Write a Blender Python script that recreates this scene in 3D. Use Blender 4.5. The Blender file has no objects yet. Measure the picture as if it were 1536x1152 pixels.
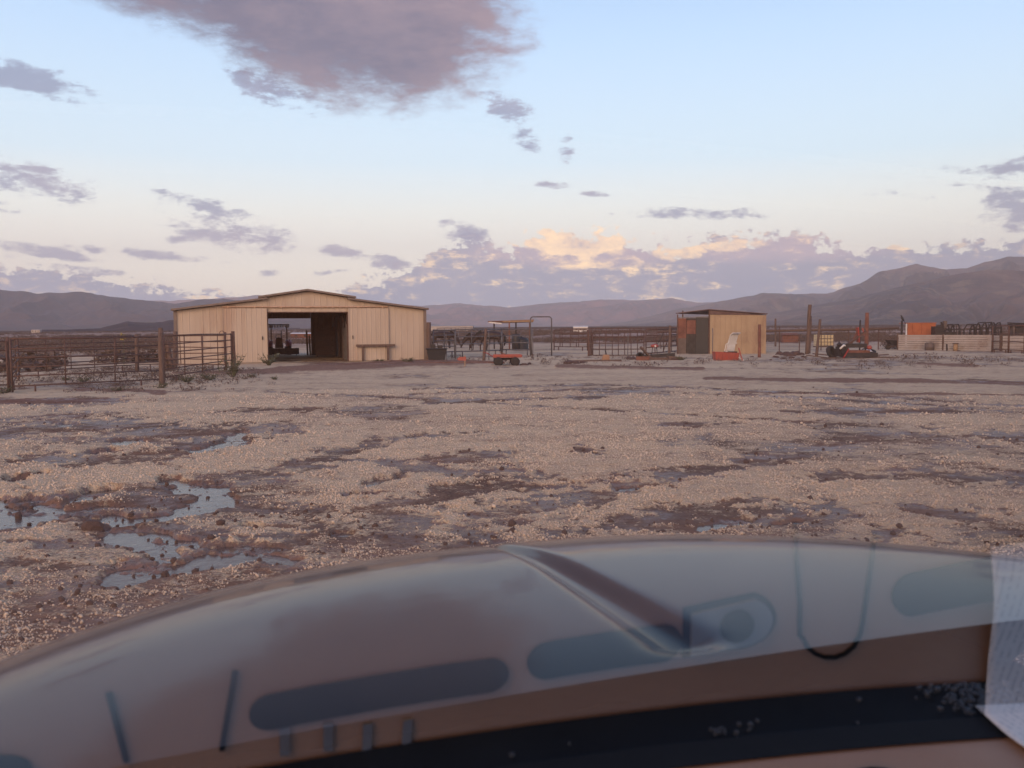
import bpy, math, random
import numpy as np
from mathutils import Vector, Matrix
random.seed(7)
rng = np.random.default_rng(11)
S = bpy.context.scene
COL = S.collection

# ------------------------------------------------------------------ camera
CAM_H = 1.7; FPX = 1330.0; PITCH = math.radians(3.7); ROLL = math.radians(0.4)
_f = np.array([0, math.cos(PITCH), -math.sin(PITCH)])
_u0 = np.array([0, math.sin(PITCH), math.cos(PITCH)]); _r0 = np.array([1.0, 0, 0])
_u = _u0 * math.cos(ROLL) + _r0 * math.sin(ROLL)
_r = _r0 * math.cos(ROLL) - _u0 * math.sin(ROLL)
cam = bpy.data.cameras.new('camera'); co = bpy.data.objects.new('camera', cam); COL.objects.link(co)
cam.sensor_width = 36; cam.lens = FPX / 1536 * 36; cam.clip_start = 0.01; cam.clip_end = 60000
cam.dof.use_dof = True; cam.dof.focus_distance = 38.0; cam.dof.aperture_fstop = 7.0
co.matrix_world = Matrix(((_r[0], _u[0], -_f[0], 0), (_r[1], _u[1], -_f[1], 0), (_r[2], _u[2], -_f[2], CAM_H), (0, 0, 0, 1)))
S.camera = co

def ray(px, py):                       # direction of a photo pixel (1536x1152), a measuring aid
    d = _f * FPX + _r * (px - 768) - _u * (py - 576)
    return d / np.linalg.norm(d)
def gp(px, py, z=0.0):                 # ground point under a pixel
    d = ray(px, py); t = (z - CAM_H) / d[2]
    return (d[0] * t, d[1] * t)
def dp(px, y):                         # x at depth y for a pixel column near the horizon
    d = ray(px, 490); return d[0] / d[1] * y
def zp(px, py, y):                     # height at depth y for a pixel
    d = ray(px, py); return CAM_H + d[2] / d[1] * y
def azel(px, py):
    d = ray(px, py); return math.atan2(d[0], d[1]), math.asin(d[2])

# ------------------------------------------------------------------ node helper
class X:
    def __init__(s, t, k): s.t, s.k = t, k
    def _m(s, op, *a, clamp=False):
        n = s.t.nodes.new('ShaderNodeMath'); n.operation = op; n.use_clamp = clamp
        for i, v in enumerate((s,) + a):
            if isinstance(v, X): s.t.links.new(v.k, n.inputs[i])
            else: n.inputs[i].default_value = v
        return X(s.t, n.outputs[0])
    def __add__(s, o): return s._m('ADD', o)
    __radd__ = __add__
    def __sub__(s, o): return s._m('SUBTRACT', o)
    def __rsub__(s, o): return (s * -1.0) + o
    def __mul__(s, o): return s._m('MULTIPLY', o)
    __rmul__ = __mul__
    def __truediv__(s, o): return s._m('DIVIDE', o)
    def mx(s, o): return s._m('MAXIMUM', o)
    def mn(s, o): return s._m('MINIMUM', o)
    def pw(s, o): return s._m('POWER', o)
    def ab(s): return s._m('ABSOLUTE')
    def sq(s): return s._m('MULTIPLY', s)
    def cl(s): return s._m('ADD', 0.0, clamp=True)
    def sm(s, a, b, lo=0.0, hi=1.0, kind='SMOOTHSTEP'):
        n = s.t.nodes.new('ShaderNodeMapRange'); n.interpolation_type = kind
        s.t.links.new(s.k, n.inputs[0])
        for i, v in zip((1, 2, 3, 4), (a, b, lo, hi)): n.inputs[i].default_value = v
        return X(s.t, n.outputs[0])
    def curve(s, pts, lo, hi):         # 1D curve, x in lo..hi, y 0..1
        r = s.sm(lo, hi, kind='LINEAR')
        n = s.t.nodes.new('ShaderNodeFloatCurve'); s.t.links.new(r.k, n.inputs['Value'])
        c = n.mapping.curves[0]
        P = [((x - lo) / (hi - lo), y) for x, y in pts]
        c.points[0].location = P[0]; c.points[1].location = P[-1]
        for p in P[1:-1]: c.points.new(*p)
        for p in c.points: p.handle_type = 'AUTO_CLAMPED'
        n.mapping.update()
        return X(s.t, n.outputs[0])
def cmb(t, x, y, z):
    n = t.nodes.new('ShaderNodeCombineXYZ')
    for i, v in enumerate((x, y, z)):
        if isinstance(v, X): t.links.new(v.k, n.inputs[i])
        else: n.inputs[i].default_value = v
    return X(t, n.outputs[0])
def sep(t, v):
    n = t.nodes.new('ShaderNodeSeparateXYZ'); t.links.new(v.k, n.inputs[0])
    return [X(t, n.outputs[i]) for i in range(3)]
def noise(t, vec, scale, detail=4, rough=0.5, dist=0.0, out=0):
    n = t.nodes.new('ShaderNodeTexNoise'); n.inputs['Scale'].default_value = scale
    n.inputs['Detail'].default_value = detail; n.inputs['Roughness'].default_value = rough
    n.inputs['Distortion'].default_value = dist
    if vec is not None: t.links.new(vec.k, n.inputs['Vector'])
    return X(t, n.outputs[out])
def mixc(t, fac, a, b, mode='MIX'):
    n = t.nodes.new('ShaderNodeMix'); n.data_type = 'RGBA'; n.blend_type = mode
    for k, v in ((0, fac), (6, a), (7, b)):
        if isinstance(v, X): t.links.new(v.k, n.inputs[k])
        else: n.inputs[k].default_value = v if k == 0 else tuple(v) + (1,)
    return X(t, n.outputs[2])
def lin(r, g, b, k=1.0):
    f = lambda c: (c / 255 / 12.92) if c / 255 <= 0.04045 else ((c / 255 + 0.055) / 1.055) ** 2.4
    return (f(r) * k, f(g) * k, f(b) * k)

# ------------------------------------------------------------------ world, sun, exposure
SUN_AZ = math.radians(200); SUN_EL = math.radians(14)      # compass from +Y, clockwise
W = bpy.data.worlds.new('World'); S.world = W; W.use_nodes = True
t = W.node_tree; t.nodes.clear()
tc = t.nodes.new('ShaderNodeTexCoord'); D = X(t, tc.outputs['Generated'])
dx, dy, dz = sep(t, D)
el = dz.mx(-1.0).mn(1.0)._m('ARCSINE'); az = dx._m('ARCTAN2', dy)
sk = t.nodes.new('ShaderNodeTexSky'); sk.sky_type = 'NISHITA'; sk.sun_disc = False
sk.sun_elevation = math.radians(3.0); sk.sun_rotation = SUN_AZ; sk.altitude = 1200
sk.air_density = 1.0; sk.dust_density = 0.8; sk.ozone_density = 2.0
nish = mixc(t, 1.0, X(t, sk.outputs[0]), (0.32, 0.32, 0.32), 'MULTIPLY')
e = el.mx(0.0)
SKY_G = 1.12
ramp = t.nodes.new('ShaderNodeValToRGB'); t.links.new(e.sm(0, 0.9, kind='LINEAR').k, ramp.inputs[0])
cr = ramp.color_ramp
stops = [(0.0, lin(238, 216, 198, 1.1)), (0.07, lin(246, 236, 216, 1.2)), (0.14, lin(241, 241, 230, 1.08)), (0.20, lin(214, 234, 245)),
         (0.34, lin(182, 211, 242)), (0.46, lin(148, 182, 224)), (0.65, lin(112, 146, 196)), (1.0, lin(84, 116, 170))]
cr.elements[0].position = 0; cr.elements[0].color = tuple(c * SKY_G for c in stops[0][1]) + (1,)
cr.elements[1].position = 1; cr.elements[1].color = tuple(c * SKY_G for c in stops[-1][1]) + (1,)
for p, c in stops[1:-1]:
    q = cr.elements.new(p); q.color = tuple(v * SKY_G for v in c) + (1,)
base = mixc(t, 0.85, nish, X(t, ramp.outputs[0]))
# evening glow on the sunset side (behind the camera), fading smoothly round the horizon
sdir = (math.sin(SUN_AZ), math.cos(SUN_AZ))
toward = (dx * sdir[0] + dy * sdir[1]).sm(-0.3, 1.0)
glow = toward * e.sm(0.0, 0.75, 1.0, 0.0)
base = mixc(t, glow * 0.8, base, (2.75, 1.55, 0.90))
nv = cmb(t, dx, dy, dz * 2.6)
n1 = noise(t, nv, 9.0, 8, 0.62, 0.4) - 0.5
n2 = noise(t, nv, 30.0, 8, 0.68) - 0.5
n4 = noise(t, cmb(t, dx, dy, dz * 3.6), 17.0, 8, 0.66, 0.5) - 0.5
n5 = noise(t, cmb(t, dx, dy, dz * 1.5), 75.0, 7, 0.62) - 0.5
edge = n1 * 1.2 + n2 * 1.3 + n5 * 0.5
n3 = noise(t, nv, 5.0, 3, 0.5)
blobs = {}
def blob(group, px, py, rx, ry, rot, amp=1.0, w=1.0):
    a0, e0 = azel(px, py); c, s = math.cos(math.radians(rot)), math.sin(math.radians(rot))
    A = (az - a0) * (FPX); E = (el - e0) * (-FPX)
    p = (A * c + E * s) * (1.0 / rx); q = (E * c - A * s) * (1.0 / ry)
    f = (1.0 - (p.sq() + q.sq())).mx(-3.0) * w
    blobs[group] = f if group not in blobs else blobs[group].mx(f)
blob('big', 470, -75, 290, 170, 18); blob('big', 605, 35, 108, 100, 10); blob('big', 300, -180, 330, 170, 12); blob('big', 560, -190, 200, 160, 0)
for b in ((35, 122, 75, 17, 7), (35, 268, 72, 20, 12), (110, 288, 35, 8, 10), (5, 308, 20, 7, 15), (315, 312, 55, 11, 14),
          (345, 345, 80, 21, 12), (290, 352, 34, 11, -8), (45, 373, 62, 8, 9), (195, 378, 80, 7, 5), (125, 405, 60, 5, 4),
          (1060, 320, 92, 8, 3), (830, 278, 25, 5, 8), (890, 291, 18, 4, 5), (1518, 305, 34, 25, 5), (1532, 330, 20, 18, 0), (404, 412, 12, 6, 0),
          (488, 409, 22, 4, -6), (700, 352, 34, 14, 12), (560, 388, 80, 8, 12), (765, 165, 36, 18, 30), (790, 205, 30, 17, 35), (850, 222, 14, 17, 0),
          (365, 122, 14, 14, 0), (420, 135, 50, 18, 15), (1900, 260, 260, 30, 4), (-420, 330, 220, 30, 4)):
    blob('small', b[0], b[1], b[2] * 1.3, b[3] * 1.25, b[4])
m_big = (blobs['big'] + n1 * 1.1 + n2 * 1.1 + 0.14).sm(-0.25, 0.50)
m_small = (blobs['small'] * 1.2 + n4 * 5.2 + n2 * 4.2 + n5 * 2.6 - 0.12).sm(-0.1, 1.3)
# cloud banks along the horizon: top height as a curve of azimuth
def prof(pts, yb=500.0):
    P = []
    for px, py in pts:
        a, h = azel(px, py); P.append((a, min(1, max(0, h / 0.25))))
    return P
bank_pts = [(-1500, 420), (-900, 400), (-300, 415), (-100, 402), (0, 403), (60, 404), (150, 418), (250, 432), (330, 441), (400, 447), (480, 448), (530, 432), (600, 412), (640, 392), (668, 372), (690, 350), (730, 358),
            (760, 378), (800, 354), (850, 346), (930, 350), (965, 372), (1010, 372), (1050, 362), (1140, 358), (1200, 352), (1270, 374), (1350, 368), (1420, 372), (1536, 358), (1700, 372), (2100, 400), (3000, 430)]
P = prof(bank_pts); P = [(-3.1415, 0.2)] + P + [(3.1415, 0.2)]
P = sorted({round(a, 4): (a, y) for a, y in P}.values())
top = az.curve(P, -3.1416, 3.1416) * 0.25
d_top = (top - el) * 22.0 + edge * 0.8 + n5 * 0.9
m_bank = d_top.sm(-0.06, 0.10)
# warm-lit parts of the bank
def gz(px, py, rx, ry):
    a0, e0 = azel(px, py)
    return (1.0 - (((az - a0) * (FPX / rx)).sq() + ((el - e0) * (FPX / ry)).sq())).mx(0.0)
gold = gz(870, 350, 130, 34).mx(gz(1018, 378, 42, 16)).mx(gz(1100, 368, 50, 10) * 0.6).mx(gz(1356, 366, 30, 9)).mx(gz(300, 446, 26, 3))
pink = gz(880, 372, 230, 34).mx(gz(1180, 372, 200, 26))
bil = 1.0 - n4.ab() * 3.0
bil2 = 1.0 - n5.ab() * 3.2
gmask = (gold * 1.9 + edge * 2.2 + (bil - 0.75) * 1.2).sm(0.15, 1.0)
pmask = (pink + n1 * 1.2).sm(0.0, 0.9)
c_bank = mixc(t, (n3.sm(0.35, 0.65) * 0.5 + (bil - 0.6) * 0.9 + n2).cl(), lin(116, 134, 164), lin(138, 146, 170))
c_bank = mixc(t, pmask * (0.6 + n2 * 1.2).cl() , c_bank, lin(214, 180, 186))
c_bank = mixc(t, (gmask * (0.45 + (bil2 - 0.5) * 0.5 + n2 * 1.6)).cl(), c_bank, lin(255, 214, 150, 1.9))
c_big = mixc(t, (n1 * 2.2 + n2 * 1.4 + 0.5 + (az + 0.10) * 2.2).cl(), lin(98, 94, 116), lin(144, 124, 134))
c_small = mixc(t, n3.sm(0.4, 0.6), lin(128, 140, 170), lin(146, 146, 170))
# loose clouds over the rest of the dome
cn = noise(t, cmb(t, dx / (dz + 0.25), dy / (dz + 0.25), 3.0), 0.9, 6, 0.6)
m_far = cn.sm(0.56, 0.72) * (az.ab().sm(0.55, 0.85)).mx(el.sm(0.42, 0.6)) * el.sm(0.02, 0.15)
sky = mixc(t, m_far * 0.8, base, lin(112, 108, 126))
sky = mixc(t, m_bank * 0.93, sky, c_bank)
sky = mixc(t, m_small * 0.85, sky, c_small)
sky = mixc(t, m_big * 0.97, sky, c_big)
sky = mixc(t, el.sm(-0.02, 0.0, 1.0, 0.0), sky, lin(120, 105, 100))
bg = t.nodes.new('ShaderNodeBackground'); t.links.new(sky.k, bg.inputs[0]); bg.inputs[1].default_value = 1.0
wo = t.nodes.new('ShaderNodeOutputWorld'); t.links.new(bg.outputs[0], wo.inputs[0])
W.cycles.sampling_method = 'MANUAL'; W.cycles.sample_map_resolution = 1024

sl = bpy.data.lights.new('sun', 'SUN'); so = bpy.data.objects.new('sun', sl); COL.objects.link(so)
sl.energy = 2.3; sl.angle = math.radians(40); sl.color = (1.0, 0.67, 0.42)
sd = Vector((math.sin(SUN_AZ) * math.cos(SUN_EL), math.cos(SUN_AZ) * math.cos(SUN_EL), math.sin(SUN_EL)))
so.rotation_euler = sd.to_track_quat('Z', 'Y').to_euler()

S.render.engine = 'CYCLES'
S.view_settings.view_transform = 'Standard'; S.view_settings.look = 'None'
S.view_settings.exposure = 0.56; S.view_settings.gamma = 1.0; S.view_settings.use_curve_mapping = False
cy = S.cycles; cy.use_denoising = True; cy.denoiser = 'OPENIMAGEDENOISE'
cy.max_bounces = 8; cy.diffuse_bounces = 2; cy.glossy_bounces = 4; cy.transmission_bounces = 4
cy.transparent_max_bounces = 8; cy.volume_bounces = 1; cy.sample_clamp_indirect = 6.0
cy.caustics_reflective = False; cy.caustics_refractive = False

# ------------------------------------------------------------------ materials
def new_mat(name):
    m = bpy.data.materials.new(name); m.use_nodes = True; nt = m.node_tree
    b = nt.nodes['Principled BSDF']; return m, nt, b
def mat(name, c1, c2=None, rough=0.7, metal=0.0, scale=6.0, bump=0.15, spec=0.4, dirt=None, dirt_amt=0.4, stretch=(1, 1, 1), coat=0.0, bscale=None):
    m, nt, b = new_mat(name)
    c2 = c2 or tuple(v * 0.65 for v in c1)
    g = nt.nodes.new('ShaderNodeTexCoord'); mp = nt.nodes.new('ShaderNodeMapping'); mp.inputs['Scale'].default_value = stretch
    nt.links.new(g.outputs['Object'], mp.inputs[0]); v = X(nt, mp.outputs[0])
    a = noise(nt, v, scale, 6, 0.6)
    col = mixc(nt, a.sm(0.3, 0.7), c1, c2)
    if dirt: col = mixc(nt, noise(nt, v, scale * 0.35, 7, 0.7).sm(0.48, 0.68) * dirt_amt, col, dirt)
    nt.links.new(col.k, b.inputs['Base Color'])
    r = a.sm(0.2, 0.8, max(0.02, rough - 0.12), min(1, rough + 0.12)); nt.links.new(r.k, b.inputs['Roughness'])
    b.inputs['Metallic'].default_value = metal; b.inputs['Specular IOR Level'].default_value = spec
    b.inputs['Coat Weight'].default_value = coat
    if bump:
        bn = nt.nodes.new('ShaderNodeBump'); bn.inputs['Strength'].default_value = bump; bn.inputs['Distance'].default_value = 0.02
        nt.links.new(noise(nt, v, bscale or scale * 5, 5, 0.6).k, bn.inputs['Height']); nt.links.new(bn.outputs[0], b.inputs['Normal'])
    return m
M = {}
M['siding'] = mat('tan_siding', (0.475, 0.385, 0.31), (0.43, 0.345, 0.275), 0.55, scale=1.2, bump=0.04, dirt=(0.34, 0.22, 0.16), dirt_amt=0.6, stretch=(1.6, 1.6, 0.25))
M['trim'] = mat('brown_trim', (0.19, 0.145, 0.125), (0.15, 0.115, 0.10), 0.5, scale=3, bump=0.03)
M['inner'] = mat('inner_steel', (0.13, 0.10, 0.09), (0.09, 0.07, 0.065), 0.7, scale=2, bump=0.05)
M['rust'] = mat('rusty_pipe', (0.13, 0.074, 0.062), (0.085, 0.052, 0.046), 0.8, 0.1, scale=9, bump=0.2)
M['track'] = mat('pale_rail', (0.75, 0.50, 0.34), (0.55, 0.36, 0.25), 0.35, 0.5, scale=4, bump=0.05)
M['wood'] = mat('old_wood', (0.16, 0.105, 0.085), (0.09, 0.062, 0.055), 0.9, scale=7, bump=0.4, stretch=(4, 4, 0.6))
M['tanwood'] = mat('new_wood', (0.36, 0.24, 0.14), (0.25, 0.16, 0.10), 0.8, scale=6, bump=0.2, stretch=(4, 4, 0.6))
M['greypipe'] = mat('galvanised_pipe', (0.16, 0.15, 0.15), (0.11, 0.10, 0.105), 0.5, 0.4, scale=8, bump=0.08)
M['red'] = mat('red_paint', (0.34, 0.045, 0.035), (0.24, 0.035, 0.03), 0.4, scale=5, bump=0.05, coat=0.2)
M['redplastic'] = mat('red_plastic', (0.36, 0.08, 0.06), (0.28, 0.065, 0.05), 0.4, scale=5, bump=0.05)
M['orange'] = mat('orange_paint', (0.42, 0.13, 0.055), (0.32, 0.095, 0.045), 0.6, scale=2.5, bump=0.08, dirt=(0.16, 0.07, 0.04), dirt_amt=0.7)
M['redsteel'] = mat('rust_red_steel', (0.21, 0.085, 0.06), (0.12, 0.055, 0.045), 0.8, scale=3, bump=0.1)
M['dark'] = mat('dark_steel', (0.045, 0.038, 0.038), (0.028, 0.025, 0.026), 0.6, 0.2, scale=5, bump=0.1)
M['rubber'] = mat('tyre_rubber', (0.022, 0.021, 0.021), (0.035, 0.03, 0.028), 0.85, scale=9, bump=0.3)
M['blackplastic'] = mat('black_plastic', (0.022, 0.023, 0.028), (0.03, 0.03, 0.034), 0.5, scale=4, bump=0.05)
M['white'] = mat('white_paint', (0.72, 0.69, 0.66), (0.6, 0.57, 0.54), 0.5, scale=4, bump=0.05, dirt=(0.35, 0.27, 0.22), dirt_amt=0.5)
M['whitesheet'] = mat('grey_white_sheet', (0.40, 0.36, 0.34), (0.33, 0.29, 0.27), 0.55, 0.1, scale=2, bump=0.05, dirt=(0.22, 0.15, 0.12), dirt_amt=0.6)
M['canopy'] = mat('canopy_white', (0.8, 0.78, 0.78), (0.7, 0.68, 0.68), 0.6, scale=4, bump=0.05)
M['cream'] = mat('cream_tank', (0.62, 0.50, 0.30), (0.52, 0.41, 0.25), 0.5, scale=3, bump=0.03)
M['horse'] = mat('dark_coat', (0.045, 0.026, 0.022), (0.03, 0.019, 0.017), 0.55, scale=5, bump=0.1)
M['mane'] = mat('black_hair', (0.014, 0.012, 0.012), (0.02, 0.016, 0.015), 0.7, scale=12, bump=0.4, stretch=(1, 1, 6))
M['stone'] = mat('brown_stone', (0.11, 0.065, 0.055), (0.07, 0.045, 0.04), 0.9, scale=10, bump=0.5)
M['leaf'] = mat('weed_leaf', (0.12, 0.12, 0.07), (0.08, 0.085, 0.05), 0.8, scale=8, bump=0)
M['scrub'] = mat('dry_scrub', (0.15, 0.105, 0.088), (0.09, 0.068, 0.06), 0.9, scale=3, bump=0)
M['purple'] = mat('purple_brown_roof', (0.12, 0.075, 0.075), (0.09, 0.055, 0.06), 0.6, 0.2, scale=3, bump=0.05)
M['shed'] = mat('shed_tan', (0.37, 0.27, 0.175), (0.32, 0.23, 0.15), 0.6, scale=1.6, bump=0.04, dirt=(0.19, 0.11, 0.08), dirt_amt=0.55, stretch=(1, 1, 0.5))
M['yellow'] = mat('yellow_petal', (0.55, 0.38, 0.06), None, 0.8, scale=10, bump=0)
M['boxorange'] = mat('toy_orange', (0.30, 0.17, 0.10), (0.24, 0.13, 0.08), 0.6, scale=5, bump=0.05)

# ------------------------------------------------------------------ mesh helpers
class MB:
    def __init__(s): s.v = []; s.f = []
    def add(s, v, f):
        o = len(s.v); s.v += [tuple(p) for p in v]; s.f += [tuple(i + o for i in q) for q in f]; return s
    def box(s, x0, x1, y0, y1, z0, z1, fr=None):
        v = [(x, y, z) for z in (z0, z1) for y in (y0, y1) for x in (x0, x1)]
        if fr: v = [fr(*p) for p in v]
        return s.add(v, [(0, 2, 3, 1), (4, 5, 7, 6), (0, 1, 5, 4), (2, 6, 7, 3), (0, 4, 6, 2), (1, 3, 7, 5)])
    def tube(s, pts, r, n=8, cap=True):
        pts = [Vector(p) for p in pts]; R = r if isinstance(r, (list, tuple)) else [r] * len(pts)
        V = []; F = []
        prev = None
        for i, p in enumerate(pts):
            d = (pts[min(i + 1, len(pts) - 1)] - pts[max(i - 1, 0)])
            d = d.normalized() if d.length else Vector((0, 0, 1))
            if prev is None:
                a = d.cross(Vector((0, 0, 1)));  a = a if a.length > 0.05 else d.cross(Vector((1, 0, 0)))
            else: a = prev - d * prev.dot(d)
            a.normalize(); prev = a; b = d.cross(a)
            for k in range(n):
                th = 2 * math.pi * k / n; V.append(p + (a * math.cos(th) + b * math.sin(th)) * R[i])
        for i in range(len(pts) - 1):
            for k in range(n): F.append((i * n + k, i * n + (k + 1) % n, (i + 1) * n + (k + 1) % n, (i + 1) * n + k))
        if cap: F += [tuple(range(n - 1, -1, -1)), tuple((len(pts) - 1) * n + k for k in range(n))]
        return s.add(V, F)
    def bar(s, p0, p1, w, h):          # rectangular bar from p0 to p1
        p0, p1 = Vector(p0), Vector(p1); d = (p1 - p0).normalized()
        a = d.cross(Vector((0, 0, 1))); a = a if a.length > 0.05 else Vector((1, 0, 0)); a.normalize(); b = d.cross(a)
        V = [p + a * (sx * w / 2) + b * (sy * h / 2) for p in (p0, p1) for sx, sy in ((-1, -1), (1, -1), (1, 1), (-1, 1))]
        return s.add(V, [(3, 2, 1, 0), (4, 5, 6, 7), (0, 1, 5, 4), (1, 2, 6, 5), (2, 3, 7, 6), (3, 0, 4, 7)])
    def lathe(s, prof, c=(0, 0, 0), axis='z', n=20):
        V = []; F = []
        for r, h in prof:
            for k in range(n):
                th = 2 * math.pi * k / n; a, b = r * math.cos(th), r * math.sin(th)
                p = {'z': (a, b, h), 'x': (h, a, b), 'y': (a, h, b)}[axis]
                V.append((p[0] + c[0], p[1] + c[1], p[2] + c[2]))
        for i in range(len(prof) - 1):
            for k in range(n): F.append((i * n + k, i * n + (k + 1) % n, (i + 1) * n + (k + 1) % n, (i + 1) * n + k))
        F += [tuple(range(n - 1, -1, -1)), tuple((len(prof) - 1) * n + k for k in range(n))]
        return s.add(V, F)
    def build(s, name, m, parent=None, smooth=False, **props):
        me = bpy.data.meshes.new(name); me.from_pydata(s.v, [], s.f); me.validate(); me.update()
        if m: me.materials.append(m)
        if smooth: me.shade_smooth()
        o = bpy.data.objects.new(name, me); COL.objects.link(o)
        if parent: o.parent = parent
        for k, v in props.items(): o[k] = v
        return o
def thing(name, label, cat, loc=(0, 0, 0), rz=0.0, group=None):
    o = bpy.data.objects.new(name, None); COL.objects.link(o); o.empty_display_size = 0.2
    o.location = loc; o.rotation_euler = (0, 0, rz); o['label'] = label; o['category'] = cat
    if group: o['group'] = group
    return o
def tag(o, label, cat, group=None):
    o['label'] = label; o['category'] = cat
    if group: o['group'] = group
    return o
def dup(o, loc, rz, label):
    r = o.copy(); COL.objects.link(r); r.location = loc; r.rotation_euler = (0, 0, rz); r['label'] = label
    for ch in list(o.children):
        c = ch.copy(); COL.objects.link(c); c.parent = r
        for g in list(ch.children):
            d = g.copy(); COL.objects.link(d); d.parent = c
    return r
def grid_mesh(name, Xa, Ya, Za, m, wrap=False, attrs=None, parent=None, smooth=True):
    R, C = Xa.shape
    me = bpy.data.meshes.new(name)
    co_ = np.stack([Xa, Ya, Za], -1).reshape(-1, 3).astype(np.float32)
    i = np.arange(R * C).reshape(R, C)
    if wrap: j = np.concatenate([i, i[:, :1]], 1)
    else: j = i
    q = np.stack([j[:-1, :-1], j[:-1, 1:], j[1:, 1:], j[1:, :-1]], -1).reshape(-1, 4)
    me.vertices.add(len(co_)); me.vertices.foreach_set('co', co_.ravel())
    me.loops.add(q.size); me.loops.foreach_set('vertex_index', q.ravel().astype(np.int32))
    me.polygons.add(len(q)); me.polygons.foreach_set('loop_start', (np.arange(len(q)) * 4).astype(np.int32))
    me.update(calc_edges=True); me.validate()
    if smooth: me.shade_smooth()
    if attrs is not None:
        a = me.color_attributes.new('mask', 'FLOAT_COLOR', 'POINT')
        a.data.foreach_set('color', attrs.reshape(-1, 4).astype(np.float32).ravel())
    me.materials.append(m)
    o = bpy.data.objects.new(name, me); COL.objects.link(o)
    if parent: o.parent = parent
    return o

# numpy value noise
def _h(ix, iy, s):
    n = (ix.astype(np.int64) * 374761393 + iy.astype(np.int64) * 668265263 + s * 1442695041) & 0xffffffff
    n = ((n ^ (n >> 13)) * 1274126177) & 0xffffffff
    return ((n ^ (n >> 16)) & 0xffff) / 65535.0
def vn(x, y, s=0):
    x = np.asarray(x, float); y = np.asarray(y, float)
    ix = np.floor(x); iy = np.floor(y); fx = x - ix; fy = y - iy
    fx = fx * fx * fx * (fx * (fx * 6 - 15) + 10); fy = fy * fy * fy * (fy * (fy * 6 - 15) + 10)
    a = _h(ix, iy, s); b = _h(ix + 1, iy, s); c = _h(ix, iy + 1, s); d = _h(ix + 1, iy + 1, s)
    return (a * (1 - fx) + b * fx) * (1 - fy) + (c * (1 - fx) + d * fx) * fy
def fbm(x, y, o=5, s=0, g=0.5):
    r = 0; a = 1; tt = 0
    for k in range(o):
        r = r + a * vn(x * 2 ** k + 17.3 * k, y * 2 ** k - 9.1 * k, s + k); tt += a; a *= g
    return r / tt
sst = lambda x, a, b: (lambda q: q * q * (3 - 2 * q))(np.clip((x - a) / (b - a), 0, 1))

# ------------------------------------------------------------------ ground
def to_px(x, y):                       # where a ground point lies, to place patches measured in the photo
    zc = x * _f[0] + y * _f[1] - CAM_H * _f[2]
    xr = x * _r[0] + y * _r[1] - CAM_H * _r[2]; yu = x * _u[0] + y * _u[1] - CAM_H * _u[2]
    ok = zc > 0.3; zc = np.where(ok, zc, 1)
    return np.where(ok, 768 + FPX * xr / zc, -9999), np.where(ok, 576 - FPX * yu / zc, 9999)
def seg(px, py, pts):                  # soft distance to a polyline of (x, y, half-height)
    best = np.full(px.shape, -9.0)
    for (x0, y0, w0), (x1, y1, w1) in zip(pts[:-1], pts[1:]):
        dx_, dy_ = (x1 - x0) / 3, (y1 - y0)
        l2 = dx_ * dx_ + dy_ * dy_ + 1e-6
        tt = np.clip((((px - x0) / 3) * dx_ + (py - y0) * dy_) / l2, 0, 1)
        d = np.hypot((px - x0) / 3 - tt * dx_, py - y0 - tt * dy_); w = w0 + (w1 - w0) * tt
        best = np.maximum(best, 1 - d / w)
    return best
PUD = [[(-60, 775, 24), (60, 768, 22), (130, 772, 18), (180, 790, 13)], [(110, 752, 9), (165, 736, 5)],
       [(255, 724, 6), (310, 733, 9), (330, 750, 9), (265, 770, 8), (205, 780, 9), (150, 795, 9)],
       [(170, 798, 9), (210, 810, 9), (250, 832, 10), (230, 850, 17), (190, 868, 15)], [(235, 800, 5), (300, 818, 7), (345, 822, 5)],
       [(270, 850, 13), (330, 838, 11), (390, 830, 12), (420, 840, 8)], [(300, 676, 4), (345, 664, 7), (360, 650, 4)], [(180, 664, 4), (205, 661, 4)],
       [(560, 724, 4), (600, 716, 5)], [(505, 800, 3), (525, 800, 3)], [(375, 790, 4), (440, 790, 5)], [(90, 637, 2.5), (110, 636, 2.5)], [(20, 722, 4), (60, 714, 4)], [(140, 680, 3), (165, 677, 3)],
       [(1060, 790, 4), (1110, 782, 6)], [(1165, 786, 4), (1195, 782, 4)], [(930, 735, 3), (1000, 728, 4)], [(520, 745, 4), (560, 742, 4)], [(615, 655, 2), (640, 652, 2)]]
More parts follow.
